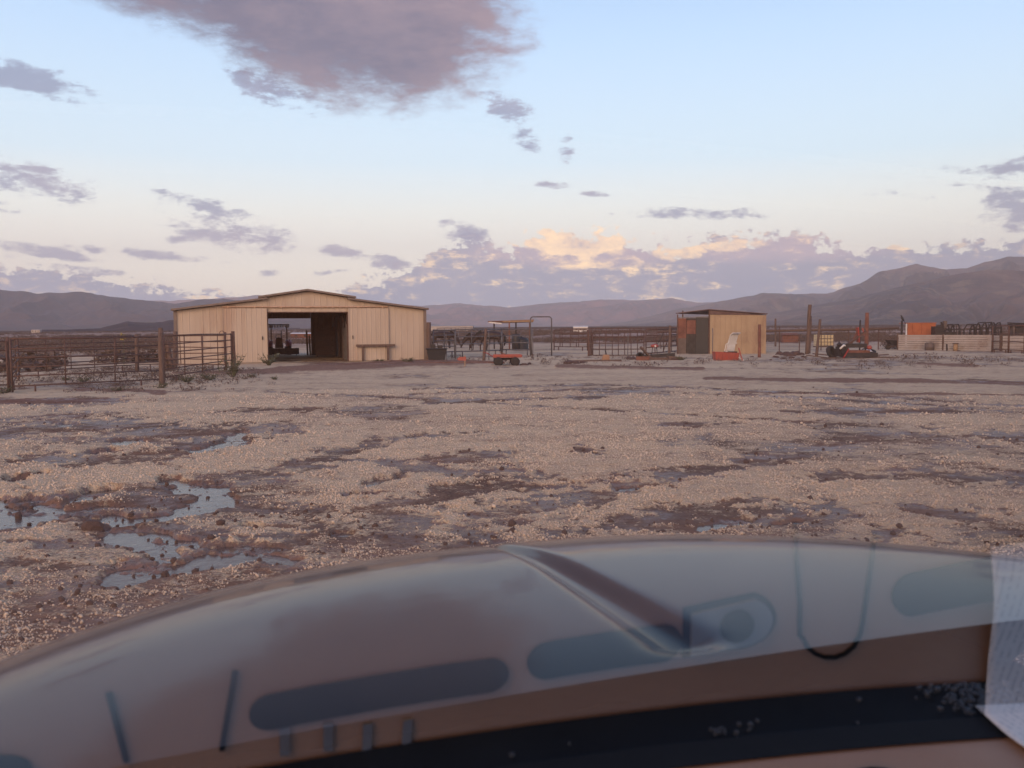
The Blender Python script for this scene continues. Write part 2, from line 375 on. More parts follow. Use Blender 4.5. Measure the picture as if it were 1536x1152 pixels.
MUD = [[(-40, 655, 10), (130, 640, 22), (260, 650, 16), (420, 645, 10)], [(60, 690, 12), (230, 690, 14), (300, 668, 10)], [(180, 760, 16), (300, 745, 26), (240, 790, 26), (330, 830, 34)],
       [(430, 800, 22), (560, 780, 26), (700, 790, 34), (780, 770, 22)], [(560, 765, 16), (740, 725, 18), (860, 735, 12)], [(740, 770, 20), (860, 755, 14), (980, 725, 13), (1110, 700, 9), (1250, 672, 8)],
       [(1020, 775, 18), (1110, 768, 20), (1230, 770, 22)], [(1230, 720, 9), (1380, 715, 10), (1540, 722, 8)], [(1320, 800, 16), (1440, 790, 22), (1380, 770, 12)], [(1260, 660, 9), (1400, 655, 11), (1540, 660, 10)],
       [(380, 720, 12), (480, 690, 10), (600, 660, 6), (720, 650, 4)], [(640, 690, 6), (760, 680, 6)], [(870, 678, 5), (910, 680, 5)], [(330, 760, 12), (460, 770, 14)], [(540, 690, 5), (700, 715, 9)],
       [(-30, 860, 8), (30, 845, 7)], [(100, 852, 7), (160, 850, 7)], [(-20, 815, 5), (160, 818, 7)], [(820, 800, 8), (960, 790, 10)],
       [(40, 608, 5), (180, 600, 5)], [(330, 618, 3), (600, 612, 3)], [(640, 605, 3), (900, 598, 3)], [(1000, 640, 4), (1100, 636, 4)], [(1180, 620, 4), (1500, 618, 4)], [(620, 585, 1.6), (900, 578, 1.6), (1250, 592, 1.8), (1540, 612, 2)], [(620, 593, 1.6), (900, 585, 1.6), (1250, 600, 2), (1540, 622, 2)], [(400, 590, 1.5), (640, 600, 1.8), (980, 622, 2.2), (1300, 640, 2.6)]]
RED = [[(262, 562, 2), (395, 560, 5), (470, 554, 8), (600, 548, 8), (700, 546, 5), (735, 545, 2)], [(840, 552, 3), (1050, 556, 3)], [(1380, 548, 3), (1460, 552, 3)],
       [(1060, 570, 3), (1300, 573, 4), (1540, 577, 3)], [(1100, 590, 2), (1536, 595, 2)], [(0, 604, 4), (160, 600, 5)], [(120, 585, 3), (240, 590, 4)]]
def layers(x, y):
    px, py = to_px(x, y); r = np.hypot(x, y)
    wob = (fbm(x * 0.9, y * 0.9, 4, 5) - 0.5); wob2 = (fbm(x * 3.3, y * 3.3, 4, 9) - 0.5)
    inview = (py < 1200) & (py > 492)
    pud = np.full(x.shape, -9.0); mud = pud.copy(); red = pud.copy()
    for p in PUD: pud = np.maximum(pud, seg(px, py, p))
    for p in MUD: mud = np.maximum(mud, seg(px, py, p))
    for p in RED: red = np.maximum(red, seg(px, py, p))
    pud = np.where(inview, pud, -9); mud = np.where(inview, mud, -9); red = np.where(inview, red, -9)
    P_ = sst(pud + wob * 1.5 + wob2 * 2.2 + (fbm(x * 9, y * 9, 3, 19) - 0.5) * 1.2, -0.18, 0.35)
    mudn = fbm(x * 0.35 + 3, y * 0.22, 5, 31)
    lum = sst(mudn, 0.54, 0.68) * 0.6
    wob3 = fbm(x * 9, y * 9, 3, 19) - 0.5
    Mu = np.clip(np.maximum(sst(mud + wob * 1.6 + wob2 * 2.2 + wob3 * 2.2, -0.25, 0.65) * 0.92, lum), 0, 1)
    Mu = np.maximum(Mu, sst(pud + wob * 1.6 + wob2 * 2, -0.5, 0.1))
    Re = sst(red + wob * 1.1, -0.1, 0.45)
    return P_, Mu, Re, r
WATER_Z = -0.022
def height(x, y, P_, Mu, Re, r):
    near = 1 / (1 + (r / 60) ** 2)
    roll_ = (fbm(x * 0.12, y * 0.12, 3, 50) - 0.5) * 0.10
    hail = 1 - Mu
    lump = fbm(x * 2.6, y * 2.6, 4, 71, 0.55); fine = fbm(x * 11, y * 11, 3, 88, 0.6) - 0.5
    h = 0.012 + hail * (0.018 + 0.045 * (lump - 0.35)) + (fbm(x * 1.2, y * 1.2, 4, 63) - 0.5) * 0.03 * (1 - P_)
    h = np.maximum(h, -0.012) + roll_ * (1 - P_) * near * 0.35 + fine * (0.016 + 0.012 * hail) * near
    h = h * (1 - P_) + (-0.040 + fine * 0.035 + (fbm(x * 3.5, y * 5.5, 5, 120, 0.65) - 0.5) * 0.115) * P_
    h = np.where((P_ < 0.35), np.maximum(h, WATER_Z + 0.006), h)
    # low mound of red soil along the barn front
    h = h + Re * 0.06 * sst(r, 25, 35)
    h = np.where(r > 60, h * np.clip(1 - (r - 60) / 60, 0, 1), h)
    return h
rr = [0.3, 1.0, 1.8, 2.4]
r_ = 2.8
while r_ < 70:
    rr.append(r_); r_ += max(0.010, r_ * r_ / 1508 * 0.62)
while r_ < 15600:
    rr.append(r_); r_ *= 1.06
rr.append(15600)
rr = np.array(rr)
aa = np.concatenate([np.radians(np.linspace(-33, 33, 900)), np.radians(np.linspace(36, 324, 90))])
RR, AA = np.meshgrid(rr, aa, indexing='ij')
gx, gy = RR * np.sin(AA), RR * np.cos(AA)
P_, Mu, Re, r0_ = layers(gx, gy)
gz_ = height(gx, gy, P_, Mu, Re, r0_)
att = np.stack([1 - Mu, P_, Re, np.ones_like(P_)], -1)

def ground_material():
    m, nt, b = new_mat('hail_and_mud'); N = nt.nodes; L = nt.links
    at = N.new('ShaderNodeVertexColor'); at.layer_name = 'mask'
    s_ = N.new('ShaderNodeSeparateColor'); L.new(at.outputs[0], s_.inputs[0])
    hail, wet, red = (X(nt, s_.outputs[i]) for i in range(3))
    g = N.new('ShaderNodeTexCoord'); v = X(nt, g.outputs['Object'])
    px_, py_, pz_ = sep(nt, v)
    dist = (px_.sq() + py_.sq())._m('SQRT')
    nA = noise(nt, v, 1.3, 8, 0.65); nB = noise(nt, v, 9.0, 6, 0.7); nC = noise(nt, v, 38.0, 4, 0.6)
    vo = N.new('ShaderNodeTexVoronoi'); vo.inputs['Scale'].default_value = 42.0; L.new(v.k, vo.inputs['Vector'])
    cell = X(nt, vo.outputs['Distance']); ccol = X(nt, vo.outputs['Color'])
    cr_, cg_, cb_ = sep(nt, ccol)
    nM = noise(nt, cmb(nt, px_ * 0.8, py_, 5.0), 3.2, 6, 0.65); nL = noise(nt, cmb(nt, px_ * 0.35, py_, 9.0), 0.55, 6, 0.6)
    amt = (hail - 0.42) * 1.1 + (nM - 0.5) * 2.8 + (nL - 0.5) * 1.6 + (nB - 0.5) * 2.2 + (nC - 0.5) * 1.6 + (cr_ - 0.5) * 0.45 + (nA - 0.5) * 0.9
    H = amt.sm(-0.35, 0.45)
    # far plain: pale streaks between brush
    nF = noise(nt, cmb(nt, px_ * 0.5, py_ * 0.5, 0.0), 0.03, 8, 0.62)
    nG = noise(nt, cmb(nt, px_, py_, 0.0), 0.12, 8, 0.65)
    far = dist.sm(55, 110)
    c_hail = mixc(nt, nB.sm(0.3, 0.7), (0.72, 0.55, 0.355), (0.62, 0.47, 0.30))
    c_hail = mixc(nt, (nM * 0.5 + nL * 0.5).sm(0.38, 0.58, 0.55, 0.0), c_hail, (0.40, 0.28, 0.19))
    c_hail = mixc(nt, cell.sm(0.0, 0.6) * 0.25, c_hail, (0.30, 0.20, 0.15))
    c_hail = mixc(nt, (cg_.sm(0.75, 1.0)) * 0.5, c_hail, (0.68, 0.50, 0.40))
    c_mud = mixc(nt, nB.sm(0.3, 0.7), (0.17, 0.10, 0.072), (0.11, 0.07, 0.054))
    c_mud = mixc(nt, noise(nt, v, 0.6, 5, 0.6).sm(0.42, 0.6), c_mud, (0.20, 0.11, 0.075))
    c_mud = mixc(nt, cb_.sm(0.86, 0.95) * nC.sm(0.4, 0.6), c_mud, (0.03, 0.024, 0.024))
    c_red = mixc(nt, nB.sm(0.3, 0.7), (0.215, 0.105, 0.075), (0.15, 0.075, 0.058))
    near_c = mixc(nt, H, c_mud, c_hail)
    near_c = mixc(nt, (red + (nB - 0.5) * 0.9 + (nC - 0.5) * 0.8 + (nM - 0.5) * 1.2).sm(0.25, 1.05) * 0.85, near_c, c_red)
    c_far = mixc(nt, (nG * 0.6 + nF * 0.4).sm(0.46, 0.56), (0.17, 0.11, 0.088), (0.46, 0.34, 0.275))
    c_vfar = mixc(nt, nF.sm(0.45, 0.62), (0.085, 0.062, 0.056), (0.15, 0.11, 0.10))
    c_far = mixc(nt, dist.sm(350, 900), c_far, c_vfar)
    col = mixc(nt, far, near_c, c_far)
    L.new(col.k, b.inputs['Base Color'])
    wetm = (1.0 - H) * 0.85 * (1.0 - far) * noise(nt, v, 0.9, 5, 0.6).sm(0.38, 0.60)
    wetm = wetm.mx(wet * 1.0)
    rough = wetm.sm(0.0, 1.0, 0.9, 0.36) + (nC - 0.5) * 0.4 + (nB - 0.5) * 0.8
    L.new(rough.cl().k, b.inputs['Roughness']); L.new((wetm * 0.45 + 0.04).k, b.inputs['Specular IOR Level'])
    bn = N.new('ShaderNodeBump'); bn.inputs['Distance'].default_value = 0.012; bn.inputs['Strength'].default_value = 0.9
    hh = (H * (1.0 - cell) * 1.0 + nC * 0.9 + nB * 1.2) * (dist.sm(6, 60, 1.0, 0.5))
    L.new(hh.k, bn.inputs['Height']); L.new(bn.outputs[0], b.inputs['Normal'])
    return m
go = grid_mesh('ground', gx, gy, gz_, ground_material(), wrap=True, attrs=att); go['kind'] = 'structure'

# puddle water: one thin sheet that shows where the ground dips below it
m, nt, b = new_mat('puddle_water')
b.inputs['Base Color'].default_value = (0.085, 0.06, 0.052, 1); b.inputs['Roughness'].default_value = 0.17; b.inputs['IOR'].default_value = 1.33
b.inputs['Specular IOR Level'].default_value = 0.5
g = nt.nodes.new('ShaderNodeTexCoord'); bn = nt.nodes.new('ShaderNodeBump'); bn.inputs['Strength'].default_value = 0.5; bn.inputs['Distance'].default_value = 0.012
nt.links.new(noise(nt, X(nt, g.outputs['Object']), 9, 4, 0.6).k, bn.inputs['Height']); nt.links.new(bn.outputs[0], b.inputs['Normal'])
wx = np.linspace(-14, 9, 70); wy = np.linspace(2.6, 32, 80)
WX, WY = np.meshgrid(wx, wy)
wo_ = grid_mesh('puddle_water', WX, WY, np.full_like(WX, WATER_Z), m); wo_['kind'] = 'structure'

# ------------------------------------------------------------------ scatter via geometry nodes
def inst(name, pts, scales, proto_mesh, kind='stuff', rot=True):
    me = bpy.data.meshes.new(name); me.vertices.add(len(pts)); me.vertices.foreach_set('co', np.asarray(pts, np.float32).ravel())
    a = me.attributes.new('scl', 'FLOAT', 'POINT'); a.data.foreach_set('value', np.asarray(scales, np.float32)); me.update()
    o = bpy.data.objects.new(name, me); COL.objects.link(o); o['kind'] = kind
    ng = bpy.data.node_groups.new(name, 'GeometryNodeTree')
    ng.interface.new_socket('Geometry', in_out='INPUT', socket_type='NodeSocketGeometry')
    ng.interface.new_socket('Geometry', in_out='OUTPUT', socket_type='NodeSocketGeometry')
    N = ng.nodes; i_ = N.new('NodeGroupInput'); o_ = N.new('NodeGroupOutput')
    ip = N.new('GeometryNodeInstanceOnPoints'); ob = N.new('GeometryNodeObjectInfo')
    po = bpy.data.objects.new(name + '_piece', proto_mesh)      # kept out of the scene: only its mesh is used
    ob.inputs['Object'].default_value = po; ob.inputs['As Instance'].default_value = True
    na = N.new('GeometryNodeInputNamedAttribute'); na.data_type = 'FLOAT'; na.inputs['Name'].default_value = 'scl'
    rv = N.new('FunctionNodeRandomValue'); rv.data_type = 'FLOAT_VECTOR'
    rv.inputs[0].default_value = (0, 0, 0) ; rv.inputs[1].default_value = (6.28, 6.28, 6.28) if rot else (0, 0, 6.28)
    L = ng.links
    L.new(i_.outputs[0], ip.inputs['Points']); L.new(ob.outputs['Geometry'], ip.inputs['Instance'])
    L.new(na.outputs['Attribute'], ip.inputs['Scale']); L.new(rv.outputs[0], ip.inputs['Rotation']); L.new(ip.outputs[0], o_.inputs[0])
    md = o.modifiers.new('scatter', 'NODES'); md.node_group = ng
    return o
def lump_mesh(name, m, jit=0.35, sub=1, flat=0.75):
    import bmesh
    bm = bmesh.new(); bmesh.ops.create_icosphere(bm, subdivisions=sub, radius=1.0)
    R_ = random.Random(5)
    for v in bm.verts: v.co *= 1 + R_.uniform(-jit, jit); v.co.z *= flat
    me = bpy.data.meshes.new(name); bm.to_mesh(me); bm.free(); me.materials.append(m); me.shade_smooth(); return me
hm, nt, b = new_mat('hailstone_ice')
oi = nt.nodes.new('ShaderNodeObjectInfo'); rnd = X(nt, oi.outputs['Random'])
nt.links.new(mixc(nt, rnd, (0.72, 0.56, 0.41), (0.50, 0.375, 0.27)).k, b.inputs['Base Color'])
b.inputs['Roughness'].default_value = 0.45
hail_me = lump_mesh('hailstone', hm, 0.18)
def ground_pts(n, r0, r1, a0=-33, a1=33, power=2.0):
    u = rng.random(n); r = (r0 ** (1 - power) + u * (r1 ** (1 - power) - r0 ** (1 - power))) ** (1 / (1 - power))
    a = np.radians(rng.uniform(a0, a1, n)); x, y = r * np.sin(a), r * np.cos(a)
    L_ = layers(x, y); h = height(x, y, *L_)
    return x, y, h, L_
x, y, h, L_ = ground_pts(420000, 2.6, 24, power=1.8)
keep = (L_[1] + fbm(x * 5, y * 5, 3, 3) * 1.0 - 0.5 < rng.random(len(x)) * 0.75) & (L_[0] < 0.3) & (L_[2] < 0.6)
x, y, h, r_k = x[keep], y[keep], h[keep], L_[3][keep]
sc_ = rng.gamma(4.0, 0.0010, len(x)) * (0.6 + fbm(x * 1.7, y * 1.7, 3, 44) * 0.9) * (1 + np.clip(r_k - 6, 0, 30) * 0.05)
inst('hailstones', np.stack([x, y, h + sc_ * 0.4], -1), sc_, hail_me)
x, y, h, L_ = ground_pts(26000, 2.6, 45, power=1.2)
keep = ((L_[1] > 0.35) | (L_[0] > 0.2)) & (rng.random(len(x)) < 0.22)
x, y, h = x[keep], y[keep], h[keep]; sc_ = rng.gamma(1.3, 0.006, len(x)) + 0.003; sc_ = np.minimum(sc_, 0.045)
inst('loose_stones', np.stack([x, y, np.maximum(h, WATER_Z) + sc_ * 0.3], -1), sc_, lump_mesh('loose_stone', M['stone'], 0.3))

# ------------------------------------------------------------------ mountains
def mountain_mat(name, c1, c2, c3):
    m, nt, b = new_mat(name); g = nt.nodes.new('ShaderNodeTexCoord'); v = X(nt, g.outputs['Object'])
    a = noise(nt, v, 0.0011, 9, 0.62); c = noise(nt, v, 0.008, 8, 0.7)
    col = mixc(nt, a.sm(0.42, 0.58), c1, c2); col = mixc(nt, c.sm(0.5, 0.62) * 0.7, col, c3)
    nt.links.new(col.k, b.inputs['Base Color']); b.inputs['Roughness'].default_value = 0.95; b.inputs['Specular IOR Level'].default_value = 0.1
    return m
def mrange(name, dist, depth, prof_px, m, seed, amp=0.4, spur=500.0, cols=760, rows=90, tail=0.5, foot=1.6):
    P = [azel(*p) for p in prof_px]; pa = np.array([p[0] for p in P]); pe = np.array([p[1] for p in P])
    a = np.linspace(pa[0], pa[-1], cols); e_ = np.interp(a, pa, pe)
    e_ = e_ + (fbm(a * 90, a * 0 + seed, 4, seed) - 0.5) * 0.0022
    tt = np.concatenate([np.linspace(0, 1, rows), np.linspace(1 + tail / 14, 1 + tail, 14)])
    T, Ag = np.meshgrid(tt, a, indexing='ij'); Eg = np.broadcast_to(e_, T.shape)
    Dg = dist - depth * (1 - T)
    shape = np.where(T < 1, np.clip(T, 0, 1) ** foot, np.clip(1 - ((T - 1) / tail) ** 1.3, 0, 1))
    s = Ag * dist
    warp = (fbm(s / spur * 0.7, T * 2.2, 3, seed + 3) - 0.5) * 1.6
    rid = 1 - np.abs(2 * fbm(s / spur + warp, T * 1.3, 5, seed + 9, 0.55) - 1) * 2.2
    env = np.sin(np.clip(T, 0, 1) * math.pi) ** 0.8
    Hs = dist * np.tan(np.maximum(Eg, 0.0006)) + CAM_H
    z = Hs * (shape + (rid - 0.5) * amp * env * shape ** 0.4) + (fbm(s / 90, Dg / 90, 4, seed + 20) - 0.5) * 14 * env
    z = np.minimum(z, np.maximum(CAM_H + Dg * np.tan(np.maximum(Eg, 0.0003)) * 0.997, 0.0)); z = np.where(T == 1, Hs, z)
    z = np.maximum(z, -0.4 + T * 0)
    o = grid_mesh(name, Dg * np.sin(Ag), Dg * np.cos(Ag), z - 0.4, m); o['kind'] = 'structure'; return o
mm_far = mountain_mat('far_range', (0.24, 0.13, 0.115), (0.10, 0.08, 0.085), (0.30, 0.16, 0.13))
mm_left = mountain_mat('left_range', (0.085, 0.055, 0.055), (0.055, 0.045, 0.05), (0.11, 0.07, 0.065))
mm_right = mountain_mat('right_range', (0.17, 0.11, 0.09), (0.075, 0.062, 0.06), (0.22, 0.16, 0.11))
mrange('far_mountains', 12500, 4200, [(-4000, 455), (-600, 455), (300, 450), (380, 443), (440, 446), (520, 452), (600, 458), (640, 458), (680, 455), (740, 459), (762, 461), (800, 457), (850, 453), (900, 449), (950, 450), (1008, 447),
       (1045, 453), (1100, 454), (1180, 452), (1300, 440), (1700, 430), (5000, 440)], mm_far, 3, amp=0.8, spur=700, cols=900)
mrange('left_mountains', 6500, 2600, [(-2200, 452), (-700, 425), (-200, 440), (-60, 430), (0, 434), (60, 440), (125, 438), (180, 447), (215, 450), (262, 455), (300, 449), (335, 448), (400, 455), (480, 466), (600, 480), (700, 492)], mm_left, 14, amp=0.4, spur=420)
mrange('right_mountains', 8200, 3400, [(900, 489), (960, 478), (1010, 465), (1060, 456), (1100, 449), (1140, 440), (1190, 441), (1240, 440), (1290, 425), (1320, 407), (1345, 402), (1375, 396), (1420, 404), (1450, 402), (1480, 392),
       (1510, 386), (1560, 385), (1700, 370), (2100, 400), (3200, 440)], mm_right, 23, amp=0.7, spur=650)
mrange('right_foothills', 5200, 2600, [(1000, 489), (1120, 479), (1200, 462), (1290, 446), (1360, 428), (1420, 414), (1480, 404), (1560, 408), (1800, 420), (2600, 445)], mm_right, 37, amp=0.5, spur=380, foot=1.9)
mrange('left_foothill', 1500, 700, [(60, 497), (150, 492), (190, 482), (225, 484), (262, 479), (320, 484), (400, 490), (450, 494)], mm_left, 41, amp=0.3, spur=150, cols=260, rows=40)

# ------------------------------------------------------------------ far scrub (uncountable)
def shrub_mesh(name, m, n=90, R_=None, up=0.8):
    R_ = R_ or random.Random(3); mb = MB()
    for i in range(n):
        a = R_.uniform(0, 6.28); rr_ = R_.random() ** 0.5; z = R_.random() * up * (1 - 0.5 * rr_ ** 2)
        c = Vector((math.cos(a) * rr_ * 0.9, math.sin(a) * rr_ * 0.9, z)); s = R_.uniform(0.07, 0.17)
        p = [c + Vector((R_.uniform(-s, s), R_.uniform(-s, s), R_.uniform(-s, s * 1.3))) for _ in range(3)]
        mb.add(p, [(0, 1, 2)])
    me = bpy.data.meshes.new(name); me.from_pydata(mb.v, [], mb.f); me.materials.append(m); return me
n = 30000
r = 62 * (2600 / 62) ** (rng.random(n) ** 0.85); a = np.radians(rng.uniform(-36, 36, n)); x, y = r * np.sin(a), r * np.cos(a)
dens = fbm(x * 0.022, y * 0.022, 4, 77); keep = (dens > 0.45) | (r > 400) & (dens > 0.38)
pxs, pys = to_px(x, y)
keep &= ~((r < 90) & (pxs > 380) & (pxs < 1330)) & ~((r < 75) & (pxs < 380) & (rng.random(n) < 0.6))
keep &= ~((pxs > 370) & (pxs < 640) & (r < 95))
x, y, r = x[keep], y[keep], r[keep]
inst('desert_scrub', np.stack([x, y, np.full_like(x, -0.02)], -1), rng.uniform(0.3, 0.75, len(x)) * (1 + r / 2200), shrub_mesh('scrub_bush', M['scrub']), rot=False)

# small tufts and rubbish of grass round the pen and along the corral edge (uncountable)
tx, ty = [], []
for _ in range(900):
    if random.random() < 0.6: q = gp(min(520, 330 - 330 * (random.random() ** 1.2) + random.gauss(0, 45)), 554 + abs(random.gauss(0, 17)))
    else: q = gp(random.uniform(560, 1540), 541 + random.gauss(0, 4.0) + (0 if random.random() < .7 else 8))
    tx.append(q[0]); ty.append(q[1])
tx, ty = np.array(tx), np.array(ty)
inst('grass_tufts', np.stack([tx, ty, np.full_like(tx, 0.02)], -1), rng.gamma(2.2, 0.055, len(tx)) + 0.03, shrub_mesh('grass_tuft', M['scrub'], 70), rot=False)

# ------------------------------------------------------------------ haze
hz = MB().box(-16500, 16500, -16500, 16500, -2.0, 1500).build('haze', None); hz['kind'] = 'stuff'
m = bpy.data.materials.new('haze'); m.use_nodes = True; nt = m.node_tree; nt.nodes.clear()
pv = nt.nodes.new('ShaderNodeVolumePrincipled'); pv.inputs['Color'].default_value = (0.91, 0.91, 0.95, 1); pv.inputs['Density'].default_value = 7.2e-5
pv.inputs['Anisotropy'].default_value = 0.0
mo = nt.nodes.new('ShaderNodeOutputMaterial'); nt.links.new(pv.outputs[0], mo.inputs['Volume']); hz.data.materials.append(m)

# ------------------------------------------------------------------ barn
FL = gp(265, 547.5); FR = gp(638, 541)
bang = math.atan2(FR[1] - FL[1], FR[0] - FL[0]); BW = math.hypot(FR[0] - FL[0], FR[1] - FL[1]); BD = 11.5
barn = thing('barn', 'tan ribbed metal barn with raised centre roof and open sliding doors', 'barn', (FL[0], FL[1], 0), bang)
DX0, DX1, DH = BW * 0.352, BW * 0.675, 2.50        # door opening
C0, C1 = BW * 0.345, BW * 0.682                    # raised centre
PK = BW * 0.512
EV, LO, HI, PH = 2.58, 3.10, 3.20, 3.52
def low_top(x):  return EV + (LO - EV) * (x / C0) if x < PK else EV + 0.02 + (LO - EV - 0.02) * ((BW - x) / (BW - C1))
def mid_top(x):  return HI + (PH - HI) * (1 - abs(x - PK) / (PK - C0 if x < PK else C1 - PK))
def ribbed(mb, x0, x1, zb, zt, y=0.0, th=0.03, pitch=0.305, flip=False, axis='x', fr=None):
    """a sheet of ribbed siding between x0 and x1; zb, zt are functions or numbers"""
    fz = lambda f, x: f(x) if callable(f) else f
    xs = [x0]; k = math.ceil(x0 / pitch + 1e-6)
    prof_ = []
    while k * pitch < x1 - 0.02:
        c = k * pitch
        if c - 0.035 > x0: prof_ += [(c - 0.035, 0), (c - 0.015, 1), (c + 0.015, 1), (c + 0.035, 0)]
        k += 1
    pr = [(x0, 0)] + [p for p in prof_ if p[0] < x1] + [(x1, 0)]
    V = []; F = []
    for (x, r) in pr:
        yy = y - r * 0.013
        for z in (fz(zb, x), fz(zt, x)):
            V.append((x, yy, z)); V.append((x, y + th, z))
    for i in range(len(pr) - 1):
        a, b_ = i * 4, i * 4 + 4
        F += [(a, b_, b_ + 2, a + 2), (a + 1, a + 3, b_ + 3, b_ + 1), (a + 2, b_ + 2, b_ + 3, a + 3), (a, a + 1, b_ + 1, b_)]
    F += [(0, 2, 3, 1), (len(V) - 4, len(V) - 3, len(V) - 1, len(V) - 2)]
    if axis == 'y': V = [(q[1], q[0], q[2]) for q in V]
    if fr: V = [fr(*q) for q in V]
    mb.add(V, F)
def siding_run(x0, x1, zb, zt, parent, mt, y=0.0, width=0.915, axis='x', name='siding_panel'):
    n = max(1, round((x1 - x0) / width)); w = (x1 - x0) / n
    for i in range(n):
        mb = MB(); ribbed(mb, x0 + i * w + 0.001, x0 + (i + 1) * w - 0.001, zb, zt, y + (0.002 if i % 2 else 0), axis=axis)
        mb.build(name, mt, parent)
B = barn
siding_run(0.06, DX0, 0.02, lambda x: min(low_top(x) if x < C0 else mid_top(x), 9) - 0.03, B, M['siding'])
siding_run(DX1, BW - 0.06, 0.02, lambda x: (low_top(x) if x > C1 else mid_top(x)) - 0.03, B, M['siding'])
siding_run(DX0 + 0.005, DX1 - 0.005, DH, lambda x: mid_top(x) - 0.03, B, M['siding'])
# side and back walls
siding_run(0.06, BD, 0.02, EV - 0.05, B, M['siding'], y=0.0, axis='y', width=1.6)
siding_run(0.06, BD, 0.02, EV - 0.05, B, M['siding'], y=BW - 0.03, axis='y', width=1.6)
RX0, RX1, RH = BW * 0.20, BW * 0.578, 2.30
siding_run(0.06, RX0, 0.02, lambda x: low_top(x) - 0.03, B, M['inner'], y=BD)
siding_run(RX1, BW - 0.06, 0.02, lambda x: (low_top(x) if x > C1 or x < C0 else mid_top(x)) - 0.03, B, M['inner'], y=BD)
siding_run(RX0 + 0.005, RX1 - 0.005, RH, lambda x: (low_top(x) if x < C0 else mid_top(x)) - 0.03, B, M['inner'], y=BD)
for x in (0.0, BW):
    MB().box(x - 0.07, x + 0.07, -0.06, 0.05, 0.0, EV - 0.02).build('corner_trim', M['trim'], B)
# roof slabs: two low, two high, with overhang
def slab(x0, z0, x1, z1, mt=M['trim'], th=0.09, oy=0.28, name='roof'):
    return MB().add([(x0, -oy, z0), (x1, -oy, z1), (x1, BD + oy, z1), (x0, BD + oy, z0), (x0, -oy, z0 + th), (x1, -oy, z1 + th), (x1, BD + oy, z1 + th), (x0, BD + oy, z0 + th)],
                    [(0, 3, 2, 1), (4, 5, 6, 7), (0, 1, 5, 4), (1, 2, 6, 5), (2, 3, 7, 6), (3, 0, 4, 7)]).build(name, mt, B)
slab(-0.16, EV - 0.02, C0 + 0.10, LO + 0.005); slab(BW + 0.16, EV, C1 - 0.10, LO + 0.005)
slab(C0 - 0.32, HI - 0.035, PK, PH, oy=0.30); slab(C1 + 0.32, HI - 0.035, PK, PH, oy=0.30)
# raised side strips of the centre
for x in (C0, C1): MB().box(x - 0.02, x + 0.02, 0.04, BD, LO, HI - 0.02).build('clerestory_strip', M['trim'], B)
# door track with its hangers, opening trim, sliding doors
MB().tube([(BW * 0.178, -0.10, DH + 0.235), (BW * 0.842, -0.10, DH + 0.235)], 0.028, 8).box(BW * 0.178, BW * 0.842, -0.085, -0.035, DH + 0.20, DH + 0.27).build('door_track', M['track'], B)
for k in range(7):
    x = BW * (0.20 + 0.62 * k / 6); MB().box(x - 0.03, x + 0.03, -0.14, -0.105, DH + 0.19, DH + 0.27).build('track_bracket', M['track'], B)
for x in (DX0, DX1): MB().box(x - 0.035, x + 0.035, -0.03, 0.10, 0.0, DH).build('door_jamb', M['rust'], B)
MB().box(DX0 + 0.036, DX1 - 0.036, -0.02, 0.10, DH - 0.05, DH - 0.003).build('door_header', M['rust'], B)
for x0, x1, hx in ((BW * 0.178, DX0 - 0.04, DX0 - 0.25), (DX1 + 0.04, BW * 0.842, DX1 + 0.22)):
    d = MB(); ribbed(d, x0, x1, 0.06, DH + 0.17, y=-0.09, th=0.03, pitch=0.229)
    do = d.build('sliding_door', M['siding'], B)
    for xx in (x0, x1): MB().box(xx - 0.02, xx + 0.02, -0.125, -0.058, 0.06, DH + 0.17).build('door_edge', M['siding'], do)
    MB().box(hx - 0.02, hx + 0.02, -0.16, -0.125, 1.15, 1.32).build('handle', M['dark'], do)
# interior: aisle partitions, posts, rafters, leaning boards
for x, y1 in ((DX1 + 0.12, BD - 0.05), (DX0 - 0.9, BD - 0.05)):
    for k in range(6):
        y0 = 0.25 + k * (y1 - 0.25) / 6
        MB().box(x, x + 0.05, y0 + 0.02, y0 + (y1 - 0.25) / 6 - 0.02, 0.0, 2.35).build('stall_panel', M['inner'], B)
for k in range(5):
    y = 0.4 + k * 2.65
    for x in (DX1 + 0.04, DX0 - 0.06): MB().box(x - 0.05, x + 0.05, y, y + 0.1, 0, 3.0).build('post', M['wood'], B)
for k in range(4):
    y = 1.7 + k * 2.9
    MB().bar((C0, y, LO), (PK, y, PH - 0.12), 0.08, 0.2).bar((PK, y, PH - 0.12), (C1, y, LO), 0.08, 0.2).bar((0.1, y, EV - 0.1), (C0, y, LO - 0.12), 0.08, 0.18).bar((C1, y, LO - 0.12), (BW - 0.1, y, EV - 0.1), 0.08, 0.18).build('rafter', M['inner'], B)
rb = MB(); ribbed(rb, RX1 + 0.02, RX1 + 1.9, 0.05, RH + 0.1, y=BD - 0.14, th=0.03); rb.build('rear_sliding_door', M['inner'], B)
for k, (o_, h_) in enumerate(((0, 1.55), (0.16, 1.25))):
    MB().bar((RX1 - 0.25 + o_, BD - 0.5, 0.0), (RX1 - 0.28 + o_, BD - 0.22, h_), 0.11, 0.03).build('leaning_board', M['tanwood'], B)
for k in range(6):
    y = 1.0 + k * 0.5; MB().tube([(DX1 + 0.06, y, 0.05), (DX1 + 0.02, y, 1.9 + 0.2 * math.sin(k * 2.3))], 0.02, 6).build('hanging_tool', M['greypipe'], B)
